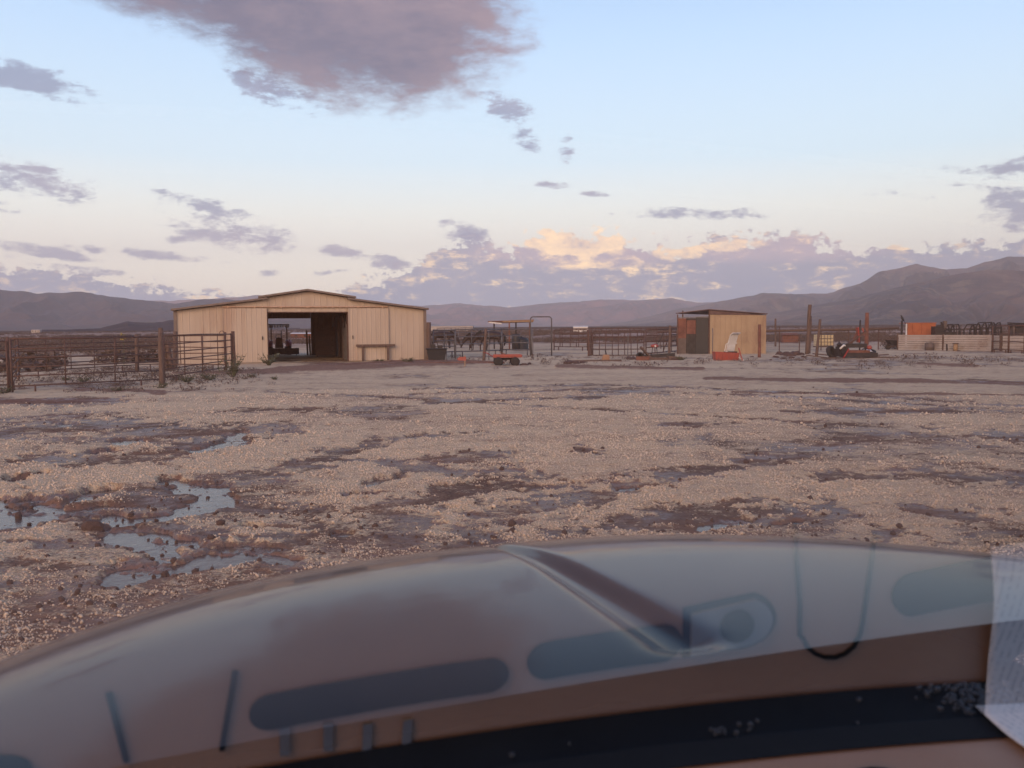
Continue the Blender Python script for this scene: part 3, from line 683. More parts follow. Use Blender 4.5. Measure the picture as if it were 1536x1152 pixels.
# dark feed bin and gate inside the right half of the aisle
gt = thing('stall_gate', 'dark wooden stall gate inside the barn behind its right door', 'gate', (FL[0], FL[1], 0), bang)
for k in range(5): MB().box(BW * 0.578, DX1 - 0.1, 7.0, 7.04, 0.12 + k * 0.30, 0.38 + k * 0.30).build('board', M['wood'], gt)
for x in (BW * 0.585, DX1 - 0.14): MB().box(x - 0.04, x + 0.04, 7.045, 7.10, 0, 1.75).build('upright', M['wood'], gt)

def on_barn(x, y, z=0.0):
    c, s = math.cos(bang), math.sin(bang); return (FL[0] + x * c - y * s, FL[1] + x * s + y * c, z)

# hitching rail in front of the barn
hl = gp(549, 541.5); hr = gp(589, 541)
hh_ = thing('hitching_rail', 'rusty brown hitching rail of one beam on two posts against the barn', 'hitching rail', (hl[0], hl[1] - 1.2, 0), bang)
w_ = math.hypot(hr[0] - hl[0], hr[1] - hl[1])
MB().box(-0.27, w_ + 0.30, -0.06, 0.06, 0.76, 0.87).build('beam', M['wood'], hh_)
for x in (0.05, w_ - 0.05): MB().box(x - 0.055, x + 0.055, -0.05, 0.05, -0.1, 0.76).build('post', M['wood'], hh_)

# ------------------------------------------------------------------ pipe fence panels
def pipe_panel(p0, p1, h, rails, ups, label, group, m=M['rust'], r=0.024, low=0.30, feet=True, brace=False, h1=None, arch=False, cat='fence panel', name='pipe_fence'):
    a = math.atan2(p1[1] - p0[1], p1[0] - p0[0]); L = math.hypot(p1[0] - p0[0], p1[1] - p0[1])
    t_ = thing(name, label, cat, (p0[0], p0[1], 0), a, group)
    R_ = random.Random(int(p0[0] * 97 + p0[1] * 31))
    sag = lambda: R_.uniform(-0.015, 0.015)
    for k in range(rails):
        z = low + (h - low) * k / (rails - 1)
        if k == rails - 1 and arch:
            MB().tube([(0.0, 0, z - 0.16), (0.03, 0, z - 0.05), (0.12, 0, z), (L - 0.12, 0, z), (L - 0.03, 0, z - 0.05), (L, 0, z - 0.16)], r * 1.15, 7).build('rail', m, t_, True)
        else:
            MB().tube([(0.0, 0, z + sag()), (L * 0.5, sag(), z + sag()), (L, 0, z + sag())], r * (1.2 if k == rails - 1 else 1), 7).build('rail', m, t_, True)
    for x in (0.0, L): MB().tube([(x, 0.0, 0.0 if feet else low), (x + sag(), 0.0, h - (0.12 if arch else -0.02))], r * 1.25, 7).build('end_post', m, t_, True)
    for k in range(ups):
        x = L * (k + 1) / (ups + 1) + sag(); MB().tube([(x, -0.012, low - 0.02), (x + sag() * 2, -0.012, h)], r * 0.85, 6).build('upright', m, t_, True)
    if feet:
        for x in (L * 0.14, L * 0.86): MB().tube([(x, 0, 0.0), (x, 0, low)], r * 1.2, 6).build('foot', m, t_, True)
    if brace: MB().tube([(L * 0.5, 0.03, low), (L * 0.75, 0.03, h - 0.1)], r * 0.8, 6).build('brace', m, t_, True)
    return t_
def post(p, h, r, label, m=M['wood'], lean=(0, 0), cat='post', name='fence_post', group=None, square=False):
    mb = MB()
    R_ = random.Random(int(p[0] * 53 + p[1] * 7)); pts = []
    for k in range(6):
        q = k / 5; pts.append((lean[0] * q + R_.uniform(-.012, .012), lean[1] * q, -0.12 + (h + 0.12) * q))
    mb.tube(pts, [r * (1.08 - 0.12 * k / 5 + R_.uniform(-.05, .05)) for k in range(6)], 9 if not square else 4)
    o = mb.build(name, m, None, not square); o.location = (p[0], p[1], 0); tag(o, label, cat, group); return o
G1 = 'rusty pipe panels of the left pen'
A = gp(19, 590.5); Bc = gp(243, 578); Cc = gp(349, 558); Dd = gp(208, 556); Ee = gp(29, 570)
A0 = (A[0] - 3.1, A[1] - 1.0)
mid = lambda p, q, t_: (p[0] + (q[0] - p[0]) * t_, p[1] + (q[1] - p[1]) * t_)
pipe_panel(A0, mid(A0, A, .97), 1.40, 6, 2, 'rusty pipe panel of the left pen cut by the left edge of the photo', G1, r=.020, low=0.24)
pipe_panel(A, mid(A, Bc, .985), 1.46, 6, 2, 'nearest rusty pipe panel of the left pen, left of its thick corner post', G1, r=.020, low=0.20)
pipe_panel(mid(Bc, Cc, .03), mid(Bc, Cc, .985), 1.50, 6, 3, 'rusty pipe panel running back from the thick corner post towards the barn', G1, r=.020, low=0.22)
pipe_panel(Dd, mid(Dd, Cc, .93), 1.42, 6, 3, 'back panel of the left pen standing right in front of the barn siding', G1, r=.020, low=0.28)
pipe_panel(Ee, mid(Ee, Dd, .98), 1.42, 6, 4, 'long back panel of the left pen with desert scrub behind it', G1, r=.020, low=0.26)
pipe_panel(mid(A, Ee, .03), mid(A, Ee, .96), 1.42, 6, 1, 'short end panel of the left pen seen nearly edge on at the far left', G1, r=.020, low=0.26)
post(gp(14, 590), 1.52, 0.042, 'thin rusty post where two pen panels meet at the far left', M['rust'])
post(gp(243, 580.5), 1.60, 0.070, 'thick dark corner post of the left pen, nearest to the camera', M['wood'])
post(gp(351, 558), 1.60, 0.070, 'thick rusty end post of the left pen beside the weeds in front of the barn', M['rust'])
post(gp(339, 556), 1.56, 0.05, 'slim rusty post just left of the pen end post at the barn', M['rust'])
post(gp(206, 557), 1.50, 0.070, 'dark back post in the middle of the left pen', M['wood'])
for k, (px_, py_, h_, ln, lb) in enumerate(((252, 556, 1.75, (-0.30, 0.1), 'weathered grey stump leaning left behind the thick corner post'), (262, 553, 1.6, (0.05, 0.1), 'weathered grey stump standing at the left corner of the barn'),
                                   (259, 556, 1.2, (-0.2, 0), 'short grey log between two stumps left of the barn'))):
    post(gp(px_, py_), h_, 0.10, lb, M['wood'], ln, 'stump', 'wooden_stump')
hk = MB().tube([(math.cos(a_) * 0.09, 0, math.sin(a_) * 0.09) for a_ in np.linspace(-0.6, 3.7, 12)], 0.014, 6).build('gate_hook', M['rust'], None, True)
q = gp(335, 556); hk.location = (q[0], q[1] - 0.05, 1.52); tag(hk, 'small curved rusty hook on top of the pen rail near its end post', 'hook')
# crossed brush on the pen corners
# ------------------------------------------------------------------ weeds
def weed(p, s, label, seed, m=M['leaf'], n=240, h=1.0, flower=False, cat='weed', name='weed_clump'):
    R_ = random.Random(seed); mb = MB()
    for i in range(26):
        a = R_.uniform(0, 6.28); l = R_.uniform(0.3, 0.75); top_ = Vector((math.cos(a) * l * 0.75, math.sin(a) * l * 0.75, R_.uniform(0.35, 1.0) * h))
        mb.tube([(0, 0, -0.03), top_ * 0.5 + Vector((0, 0, 0.06)), top_], [0.010, 0.007, 0.004], 3, cap=False)
        for k in range(n // 26):
            q_ = top_ * R_.uniform(0.25, 1.0); d = Vector((R_.uniform(-1, 1), R_.uniform(-1, 1), R_.uniform(-.3, 1))).normalized()
            e_ = d.cross(Vector((R_.uniform(-1, 1), R_.uniform(-1, 1), 1))).normalized(); L = R_.uniform(0.06, 0.14); w = L * 0.22
            mb.add([q_, q_ + d * L * .5 + e_ * w, q_ + d * L, q_ + d * L * .5 - e_ * w], [(0, 1, 2, 3)])
    o = mb.build(name, m); o.location = (p[0], p[1], 0); o.scale = (s, s, s); tag(o, label, cat); return o
for k, (px_, py_, s, h, lb) in enumerate(((350, 567, 0.95, .95, 'tall green weed at the foot of the pen end post'), (404, 549, 1.0, .6, 'spreading green weed against the barn beside the left sliding door'),
    (281, 575, .55, .55, 'low weed below the pen panel between the two thick posts'), (314, 572, .6, .45, 'broad brownish weed clump left of the tall green weed'), (243, 584, .45, .5, 'small weed around the base of the thick corner post'),
    (412, 571, .35, .5, 'small lone weed on the hail right of the pen'), (378, 567, .45, .35, 'flat weed right of the tall green weed'), (6, 592, .5, .5, 'dark weed under the pen panel at the left edge of the photo'),
    (126, 574, .5, .4, 'low sprawling weed inside the left pen'), (178, 588, .5, .3, 'flat weed in front of the nearest pen panel'), (100, 572, .4, .45, 'greenish weed inside the pen left of the sprawling one'),
    (612, 545, .75, .35, 'low grass tuft at the barn wall right of the hitching rail'), (568, 544, .7, .25, 'flat grass tuft under the hitching rail'), (1022, 541, .6, .35, 'small tuft in front of the dark side of the shed'))):
    weed(gp(px_, py_), s, lb, 100 + k, h=h)
fl = thing('yellow_flower', 'tall stalk with yellow flower head standing behind the left pen', 'flower', (*gp(186, 552), 0))
MB().tube([(0, 0, 0), (0.03, 0, 0.9), (0, 0, 1.5)], 0.015, 5).build('stem', M['leaf'], fl)
fm = MB()
for k in range(30):
    c = Vector((random.uniform(-.09, .09), random.uniform(-.09, .09), 1.35 + random.uniform(-.14, .22))); fm.add([c + Vector((random.uniform(-.05, .05) for _ in range(3))) for _ in range(3)], [(0, 1, 2)])
fm.build('petals', M['yellow'], fl)
# brush piled at the pen's left corner, dead shrub behind the pen
for k, (px_, py_, y_, s, lb) in enumerate(((14, 560, 36, 1.5, 'dark dead shrub behind the left end of the pen'), (62, 548, 46, 1.2, 'dark scrub bush seen through the long back panel'), (52, 552, 40, 1.1, 'low dead bush left of the scrub bush in the pen view'),
      (182, 545, 45, 1.25, 'rounded dead bush behind the back post of the pen'), (222, 543, 47, 1.0, 'small dead bush between pen and barn'))):
    o = bpy.data.objects.new('dead_bush', shrub_mesh('dead_bush', M['scrub'], 420, random.Random(50 + k), 0.75)); COL.objects.link(o)
    o.location = (dp(px_, y_), y_, 0); o.scale = (s * 1.3, s, s * 0.75); tag(o, lb, 'bush')

# ------------------------------------------------------------------ tractor
TY = FL[1] + 13.6
tr = thing('tractor', 'red compact tractor with white sunshade seen through the open barn aisle', 'tractor', (dp(418, TY) + 0.0, TY, 0), bang)
k_ = 1.12
def bx(*a): return MB().box(*[v * k_ for v in a])
bx(-.19, .19, .1, 1.5, .55, .95).build('engine_hood', M['red'], tr)
bx(-.22, .22, -.45, .12, .42, .62).build('frame', M['dark'], tr)
bx(-.20, .20, -.30, .05, .62, .72).box(-.2, .2, -.34, -.27, .72, 1.12).build('seat', M['blackplastic'], tr)
for s in (-1, 1):
    w = MB().lathe([(.25, -.13), (.40, -.15), (.44, -.10), (.44, .10), (.40, .15), (.25, .13)], (s * .58, -.2, .45), 'x', 24); wo2 = w.build('rear_wheel', M['rubber'], tr, True)
    MB().lathe([(.05, -.10), (.24, -.11), (.24, .11), (.05, .10)], (s * .58, -.2, .45), 'x', 16).build('rim', M['white'], wo2)
    w = MB().lathe([(.14, -.08), (.24, -.09), (.27, -.05), (.27, .05), (.24, .09), (.14, .08)], (s * .45, 1.25, .28), 'x', 18); wo2 = w.build('front_wheel', M['rubber'], tr, True)
    MB().lathe([(.04, -.07), (.13, -.07), (.13, .07), (.04, .07)], (s * .45, 1.25, .28), 'x', 12).build('rim', M['white'], wo2)
    f = MB()
    arc = [(-.2 + math.cos(a_) * .50, .45 + math.sin(a_) * .50) for a_ in np.linspace(0.3, 2.9, 9)]
    V = []; F = []
    for (y, z) in arc:
        for x, dz_ in ((s * .40, 0), (s * .74, 0), (s * .74, .03), (s * .40, .03)): V.append((x, y, z + dz_))
    for i in range(len(arc) - 1):
        for j in range(4): F.append((i * 4 + j, i * 4 + (j + 1) % 4, i * 4 + 4 + (j + 1) % 4, i * 4 + 4 + j))
    f.add(V, F).build('fender', M['red'], tr, True)
    bx(s * .42 - .03, s * .42 + .03, -.42, -.36, .55, 1.68).build('roll_bar', M['dark'], tr)
    MB().box(s * .62 - .05, s * .62 + .05, -.66, -.62, .93, .99).build('tail_light', M['redplastic'], tr)
cn_ = MB().box(-.56, .56, -.75, .40, 1.90, 1.96)
for k in range(8):
    x = -.56 + k * 0.16; cn_.box(x - .055 + .0, x + .055, -.775, -.752, 1.74, 1.97 - (k % 2) * .012)
cn_.build('canopy', M['canopy'], tr)
MB().tube([(math.cos(a_) * .19, .22 + math.sin(a_) * .06, 1.16 + math.sin(a_) * .17) for a_ in np.linspace(0, 6.28, 17)], 0.018, 6).build('steering_wheel', M['blackplastic'], tr, True)
MB().tube([(0, .5, .95), (0, .24, 1.15)], .03, 8).build('steering_column', M['dark'], tr)
MB().tube([(.17, .9, 1.0), (.17, .9, 1.55)], .03, 8).build('exhaust_pipe', M['dark'], tr)
bb = MB().box(-.85, 1.15, -1.35, -1.28, .10, .48).box(-.85, -.80, -1.28, -.85, .10, .42).box(1.10, 1.15, -1.28, -.85, .10, .42).box(-.85, 1.15, -.93, -.86, .36, .46)
bo = bb.build('box_blade', M['dark'], tr)
for k in range(6): x = -.7 + k * .34; MB().bar((x, -1.1, .50), (x, -1.08, .03), .04, .05).build('ripper_tooth', M['dark'], bo)
for s in (-1, 1): MB().bar((s * .25, -.4, .4), (s * .38, -1.0, .35), .05, .06).build('lift_arm', M['dark'], tr)

# ------------------------------------------------------------------ animals
def skin_body(name, verts, edges, radii, m, parent, sub=2, root=0):
    me = bpy.data.meshes.new(name); me.from_pydata(verts, edges, []); o = bpy.data.objects.new(name, me); COL.objects.link(o); o.parent = parent
    md = o.modifiers.new('skin', 'SKIN'); md.use_smooth_shade = True
    sv = me.skin_vertices[0].data
    for i, r in enumerate(radii): sv[i].radius = r if isinstance(r, tuple) else (r, r); sv[i].use_root = (i == root)
    s2 = o.modifiers.new('sub', 'SUBSURF'); s2.levels = sub; s2.render_levels = sub
    me.materials.append(m); return o
def horse(p, rz, s, label, head='low', step=0.1):
    t_ = thing('horse', label, 'horse', (p[0], p[1], 0), rz, 'dark horses in the corral'); t_.scale = (s, s, s)
    # +X is forward
    V = []; E = []; R_ = []
    def a(x, y, z, r, par=None):
        V.append((x, y, z)); R_.append(r)
        if par is not None: E.append((par, len(V) - 1))
        return len(V) - 1
    b0 = a(0.0, 0, 1.14, (.27, .31)); b1 = a(-.38, 0, 1.17, (.26, .29), b0); b2 = a(-.70, 0, 1.20, (.25, .26), b1); b3 = a(-.86, 0, 1.16, (.15, .16), b2)
    c1 = a(.35, 0, 1.16, (.25, .31), b0); c2 = a(.60, 0, 1.20, (.20, .27), c1)
    if head == 'low':
        n1_ = a(.86, 0, 1.10, (.12, .19), c2); n2_ = a(1.12, 0, .86, (.09, .14), n1_); h1 = a(1.32, 0, .62, (.09, .12), n2_); h2 = a(1.40, 0, .42, (.07, .09), h1); h3 = a(1.46, 0, .25, (.055, .06), h2)
        ear = (1.24, .78); nk = [(.62, 1.48), (.90, 1.30), (1.18, 1.02), (1.27, .80)]
    else:
        n1_ = a(.80, 0, 1.42, (.12, .19), c2); n2_ = a(.98, 0, 1.62, (.09, .14), n1_); h1 = a(1.12, 0, 1.72, (.09, .12), n2_); h2 = a(1.30, 0, 1.60, (.07, .09), h1); h3 = a(1.44, 0, 1.48, (.055, .06), h2)
        ear = (1.04, 1.88); nk = [(.55, 1.50), (.72, 1.66), (.92, 1.82), (1.04, 1.84)]
    for s_, st in ((1, step), (-1, -step)):
        e1 = a(.52, s_ * .15, .92, (.10, .12), c2); e2 = a(.50 + st * .5, s_ * .16, .70, .075, e1); e3 = a(.54 + st, s_ * .16, .44, .052, e2); e4 = a(.54 + st, s_ * .16, .14, .04, e3); a(.58 + st, s_ * .16, .03, .06, e4)
        g1 = a(-.68, s_ * .16, .92, (.13, .17), b2); g2 = a(-.62 - st * .5, s_ * .17, .72, .10, g1); g3 = a(-.84 - st, s_ * .17, .50, .058, g2); g4 = a(-.80 - st, s_ * .17, .16, .042, g3); a(-.75 - st, s_ * .17, .03, .06, g4)
    skin_body('body', V, E, R_, M['horse'], t_)
    for s_ in (1, -1): MB().tube([(ear[0], s_ * .06, ear[1] - .06), (ear[0] - .01, s_ * .075, ear[1] + .09)], [.035, .006], 6).build('ear', M['horse'], t_)
    mn_ = MB()
    for (x0, z0), (x1, z1) in zip(nk[:-1], nk[1:]): mn_.bar((x0, .02, z0 - .03), (x1, .02, z1 - .03), .06, .16)
    mn_.build('mane', M['mane'], t_)
    MB().tube([(-.90, 0, 1.26), (-1.04, 0, 1.05), (-1.06, 0, .75), (-1.02, 0, .42)], [.04, .075, .09, .03], 8).build('tail', M['mane'], t_, True)
    return t_
hy = 62.0
horse((dp(735, 60), 60), math.radians(165), 0.98, 'dark brown horse grazing behind the wooden post, rump to the right', 'low', .12)
horse((dp(716, 64), 64), math.radians(200), 0.86, 'smaller dark horse grazing just left of and behind the other', 'low', -.1)
horse((dp(664, 70), 70), math.radians(10), 0.95, 'dark horse standing behind the dark feed bin beside the barn', 'low', .05)

# ------------------------------------------------------------------ middle corral
p_ = gp(643.5, 541); post(p_, 1.95, 0.115, 'thick dark wooden post just right of the barn', M['wood'], square=False)
p_ = gp(725, 542); post(p_, 1.60, 0.075, 'wooden post in front of the grazing horses', M['wood'], (0.14, 0))
p_ = gp(1003.5, 536); post(p_, 1.70, 0.07, 'wooden post standing left of the shed', M['wood'], (0.06, 0))
fb = thing('feed_bin', 'dark tapered feed bin standing beside the barn under the thick post', 'bin', (*gp(655, 542), 0), 0.1)
V = [(-.38, -.3, 0), (.38, -.3, 0), (.38, .3, 0), (-.38, .3, 0), (-.50, -.38, .62), (.50, -.38, .62), (.50, .38, .62), (-.50, .38, .62)]
MB().add(V, [(3, 2, 1, 0), (0, 1, 5, 4), (1, 2, 6, 5), (2, 3, 7, 6), (3, 0, 4, 7)]).box(-.46, .46, -.34, .34, .50, .52).build('bin_shell', M['blackplastic'], fb)
MB().tube([(-.52, -.40, .63), (.52, -.40, .63), (.52, .40, .63), (-.52, .40, .63), (-.52, -.40, .63)], .03, 6).build('rim', M['blackplastic'], fb)
MB().box(-.3, -.05, -.2, .1, .62, .86).box(.05, .3, -.2, .1, .62, .8).build('sack', M['dark'], fb)
G2 = 'pipe panels of the middle corral'
Y1, Y2, Y3 = 54.0, 75.0, 58.0
def P(px, y): return (dp(px, y), y)
pipe_panel(P(650, 48), P(682, 49), 1.55, 5, 1, 'corral panel between the barn and the grazing horses, left piece', G2, M['greypipe'], r=.03, low=.35)
pipe_panel(P(683, 49), P(752, 52), 1.55, 4, 2, 'corral panel in front of the grazing horses', G2, M['greypipe'], r=.03, low=.35)
pipe_panel(P(656, 76), P(718, 78), 1.62, 4, 5, 'far pale corral panel beyond the horses with rounded top corners', G2, M['greypipe'], r=.03, low=.4, arch=True)
pipe_panel(P(753, 53), P(797, 52), 1.55, 4, 0, 'corral panel below the sun shelter left of the tall arch', G2, M['greypipe'], r=.03, low=.35)
pipe_panel(P(831, 62), P(881, 60), 1.45, 5, 3, 'corral panel just right of the tall arch', G2, M['rust'], r=.03, low=.3)
pipe_panel(P(889, 50), P(966, 50), 1.42, 5, 7, 'wide corral gate with rounded corners in the middle of the photo', G2, M['rust'], r=.028, low=.05, arch=True, feet=False, cat='gate', name='corral_gate')
pipe_panel(P(969, 51), P(1019, 56), 1.48, 5, 3, 'corral panel touching the left side of the shed', G2, M['rust'], r=.03, low=.1, brace=True)
pipe_panel(P(985, 64), P(1030, 65), 1.55, 5, 2, 'far corral panel behind the one beside the shed', G2, M['rust'], r=.03, low=.3, arch=True)
pipe_panel(P(840, 74), P(1015, 74), 1.5, 4, 9, 'long low pipe fence across the back of the middle corral', G2, M['rust'], r=.03, low=.35)
post(P(883, 49.6), 1.50, .06, 'left of the twin rusty gate posts of the corral gate', M['rust']); post(P(886.5, 50.2), 1.50, .05, 'right of the twin rusty gate posts of the corral gate', M['rust'])
for px_, y_, h_, lb in ((669, 44, 1.35, 'thin steel stake right of the feed bin'), (682.5, 46, 1.5, 'thin steel stake left of the red paddle sign'), (733, 45, 1.45, 'thin steel stake between the wooden post and the red cart'), (799, 45, 1.55, 'thin steel stake at the left leg of the tall arch'),
                        (1069, 44, 1.55, 'thin steel rod standing at the left end of the red tub'), (942, 46, 1.35, 'thin steel stake in front of the corral gate')):
    post(P(px_, y_), h_, .022, lb, M['greypipe'], cat='stake', name='steel_stake')
ar = P(811.5, 50.5); hw = 0.60
MB_ = MB().tube([(-hw, 0, 0), (-hw, 0, 2.12), (-hw + .05, 0, 2.21), (-hw + .13, 0, 2.25), (hw - .13, 0, 2.25), (hw - .05, 0, 2.21), (hw, 0, 2.12), (hw, 0, 0)], .036, 8)
o = MB_.build('pipe_arch', M['greypipe'], None, True); o.location = (ar[0], ar[1], 0); tag(o, 'tall grey pipe arch standing in the middle corral', 'arch')
# sun shelter
sh = thing('sun_shelter', 'small open sun shelter with flat brown roof and orange fascia behind the corral', 'shelter', (*P(767, 66), 0), 0.0)
MB().add([(-1.72, -1.0, 2.06), (1.65, -1.0, 2.16), (1.65, 1.3, 2.02), (-1.35, 1.3, 1.95), (-1.72, -1.0, 2.11), (1.65, -1.0, 2.21), (1.65, 1.3, 2.07), (-1.35, 1.3, 2.0)], [(0, 3, 2, 1), (4, 5, 6, 7), (0, 1, 5, 4), (1, 2, 6, 5), (2, 3, 7, 6), (3, 0, 4, 7)]).build('roof', M['redsteel'], sh)
MB().bar((-.65, -1.03, 2.07), (1.62, -1.03, 2.11), .04, .12).build('fascia', M['tanwood'], sh)
MB().bar((-1.65, -.95, 2.03), (-.7, -.95, 1.93), .05, .10).build('fascia', M['white'], sh)
for x, y, mm in ((-1.3, 1.0, 'dark'), (.35, 1.0, 'dark'), (-.15, -.95, 'redsteel'), (1.35, -.95, 'redsteel')): MB().box(x - .05, x + .05, y - .05, y + .05, 0, 2.05).build('post', M[mm], sh)
tk = thing('water_tank', 'dark ribbed water tank standing under the sun shelter', 'tank', (*P(781, 64), 0))
MB().lathe([(.55, 0), (.58, .12), (.55, .16), (.58, .3), (.55, .34), (.58, .5), (.55, .54), (.58, .7), (.5, .86), (.2, .95)], n=28).build('tank_body', M['blackplastic'], tk, True)
MB().lathe([(.12, .95), (.13, 1.0), (.02, 1.02)], n=14).build('lid', M['blackplastic'], tk)
bl = thing('storage_drum', 'smaller dark drum stacked left on the water tank side under the shelter', 'drum', (*P(774, 63.5), 0)); 
MB().lathe([(.27, 0), (.3, .05), (.3, 1.12), (.26, 1.16)], n=20).build('drum_body', M['blackplastic'], bl, True); MB().lathe([(.31, .35), (.31, .39)], n=20).lathe([(.31, .75), (.31, .79)], n=20).build('hoop', M['dark'], bl)
# red cart
rc = thing('garden_cart', 'low red flatbed cart on four fat black wheels in front of the corral', 'cart', (*gp(759, 549), 0), 0.05)
MB().box(-.55, .68, -.35, .35, .38, .43).box(-.55, .68, -.37, -.34, .43, .50).box(-.55, .68, .34, .37, .43, .50).box(.66, .69, -.35, .35, .43, .50).build('tray', M['redplastic'], rc)
for x in (-.34, .38):
    for y in (-.36, .36):
        w = MB().lathe([(.08, -.09), (.17, -.10), (.2, -.06), (.2, .06), (.17, .10), (.08, .09)], (x, y, .2), 'y', 18).build('wheel', M['rubber'], rc, True)
        MB().lathe([(.03, -.07), (.08, -.08), (.08, .08), (.03, .07)], (x, y, .2), 'y', 10).build('rim', M['dark'], w)
MB().box(-.45, .5, -.05, .05, .26, .36).bar((-.34, -.36, .2), (-.34, .36, .2), .04, .04).bar((.38, -.36, .2), (.38, .36, .2), .04, .04).build('frame', M['dark'], rc)
MB().tube([(-.55, 0, .40), (-.80, -.05, .56), (-.95, -.08, .60)], .02, 6).bar((-.95, -.2, .60), (-.95, .06, .60), .04, .04).build('handle', M['red'], rc)
MB().bar((0.1, 0, .46), (-.25, .1, .60), .05, .03).build('loose_bar', M['redsteel'], rc)
# paddle sign
ps = thing('paddle_sign', 'small red arrow board on a short pale stake near the barn', 'sign', (*gp(697.5, 552), 0))
MB().box(-.018, .018, -.012, .012, -.05, .52).build('stake', M['tanwood'], ps)
MB().add([(-.33, -.02, .38), (-.25, -.02, .31), (.05, -.02, .31), (.05, -.02, .47), (-.22, -.02, .46), (-.33, 0, .38), (-.25, 0, .31), (.05, 0, .31), (.05, 0, .47), (-.22, 0, .46)],
         [(0, 1, 2, 3, 4), (9, 8, 7, 6, 5), (0, 5, 6, 1), (1, 6, 7, 2), (2, 7, 8, 3), (3, 8, 9, 4), (4, 9, 5, 0)]).build('board', M['redplastic'], ps)
# earth kerb timber from the barn to the cart
kt = MB().box(-1.5, 2.05, -.08, .08, -.03, .13).build('ground_timber', M['redsteel']); q = gp(695, 547); kt.location = (q[0] - 0.2, q[1], 0); tag(kt, 'long dark timber lying on the ground between barn and red cart', 'timber')
def rock(p, s, label, seed, m=M['stone'], grp=None):
    import bmesh
    bm = bmesh.new(); bmesh.ops.create_icosphere(bm, subdivisions=2, radius=1.0); R_ = random.Random(seed)
    ph = [R_.uniform(0, 6) for _ in range(6)]
    for v in bm.verts:
        c = v.co; k = 1 + .18 * math.sin(3 * c.x + ph[0]) + .16 * math.sin(4 * c.y + ph[1]) + .14 * math.sin(5 * c.z + ph[2]) + R_.uniform(-.06, .06); v.co = c * k
    me = bpy.data.meshes.new('rock'); bm.to_mesh(me); bm.free(); me.materials.append(m)
    o = bpy.data.objects.new('rock', me); COL.objects.link(o); o.location = (p[0], p[1], s * .25); o.scale = (s * 1.3, s, s * .7); o.rotation_euler = (0, 0, R_.uniform(0, 6)); tag(o, label, 'rock', grp)
GR = 'brown stones scattered along the corral edge'
ORD = ['leftmost', 'second from left', 'third from left', 'fourth from left', 'fifth from left', 'sixth from left', 'seventh from left', 'eighth from left', 'ninth from left']
k = 0
for where, L_s in (('of stones left of the orange bucket', ((838, 546, .07), (851, 547, .17), (858, 546, .21), (866, 547, .15), (873, 546, .13), (878, 545, .10))), ('of the two stones right of the red cart', ((786, 549, .14), (794, 548, .11))),
      ('of the stones below the corral gate', ((944, 539, .16), (950, 540, .19), (957, 541, .11))), ('of the stones between junk heap and shed', ((1012, 541, .15), (1048, 540, .08))), ('of the two small stones right of the red tub', ((1128, 537, .09), (1156, 541, .07))),
      ('of stones piled beside the tallest wooden post', ((1164, 537, .12), (1170, 533, .2), (1174, 539, .10), (1178, 534, .24), (1186, 535, .20), (1188, 538, .12), (1192, 534, .26), (1199, 533, .18), (1207, 537, .13))), ('of the two stones at the right foot of the barn', ((622, 547, .08), (640, 546, .09)))):
    for n_i, (px_, py_, s) in enumerate(L_s):
        rock(gp(px_, py_), s, 'stone, ' + (ORD[n_i] if n_i < len(L_s) - 1 or n_i == 0 else 'rightmost') + ' ' + where, k, grp=GR); k += 1
rock(gp(140, 796), .085, 'dark fist-sized stone lying in the large puddle', 90); rock(gp(197, 773), .03, 'small dark stone at the edge of the puddle bend', 91); rock(gp(128, 789), .028, 'small dark stone in the puddle left of the fist-sized one', 92)
# orange toy digger on a dirt strip
tb = thing('orange_bucket', 'faded orange bucket with dark upright lever on a low dirt strip', 'bucket', (*gp(908, 541), 0))
MB().add([(-.20, -.15, .02), (.20, -.15, .02), (.20, .15, .02), (-.20, .15, .02), (-.12, -.12, .30), (.18, -.12, .30), (.18, .12, .30), (-.12, .12, .30)], [(3, 2, 1, 0), (4, 5, 6, 7), (0, 1, 5, 4), (1, 2, 6, 5), (2, 3, 7, 6), (3, 0, 4, 7)]).build('bucket_shell', M['boxorange'], tb)
MB().bar((.05, 0, .30), (.0, 0, .50), .09, .05).build('lever', M['dark'], tb)
db = MB().bar((-1.4, 0, .04), (1.1, .2, .05), .12, .10).build('log', M['wood'], None); q = gp(898, 543); db.location = (*q, 0); tag(db, 'thin dark log lying on the ground below the orange bucket', 'log')

# junk heap left of the shed
def plank(p, l, w, h, rz, ry, label, m=M['wood'], z=0.05, grp=None, name='plank'):
    o = MB().box(-l / 2, l / 2, -w / 2, w / 2, -h / 2, h / 2).build(name, m); o.location = (p[0], p[1], z); o.rotation_euler = (0, ry, rz); tag(o, label, 'plank', grp); return o
def tyre(p, r, w, label, rot, z):
    t_ = thing('old_tyre', label, 'tyre', (p[0], p[1], z)); t_.rotation_euler = rot
    MB().lathe([(r * .58, -w * .35), (r * .80, -w * .5), (r * .97, -w * .38), (r, 0), (r * .97, w * .38), (r * .80, w * .5), (r * .58, w * .35), (r * .55, 0), (r * .58, -w * .35)], n=24).build('tread', M['rubber'], t_, True)
    return t_
q = gp(987, 541)
plank((q[0] - .1, q[1]), 1.9, .2, .14, .05, .02, 'dark beam at the bottom of the junk heap left of the shed', z=.09)
plank((q[0] + .1, q[1] + .2), 1.5, .25, .16, -.1, -.06, 'second dark beam on the junk heap left of the shed', M['dark'], z=.24)
plank((q[0] - .55, q[1] - .1), 1.0, .14, .08, .4, .75, 'short plank sticking up at the left end of the junk heap by the shed', z=.34)
plank((q[0] + .8, q[1]), .7, .3, .2, .2, .1, 'blunt wooden block at the right end of the junk heap by the shed', z=.10)
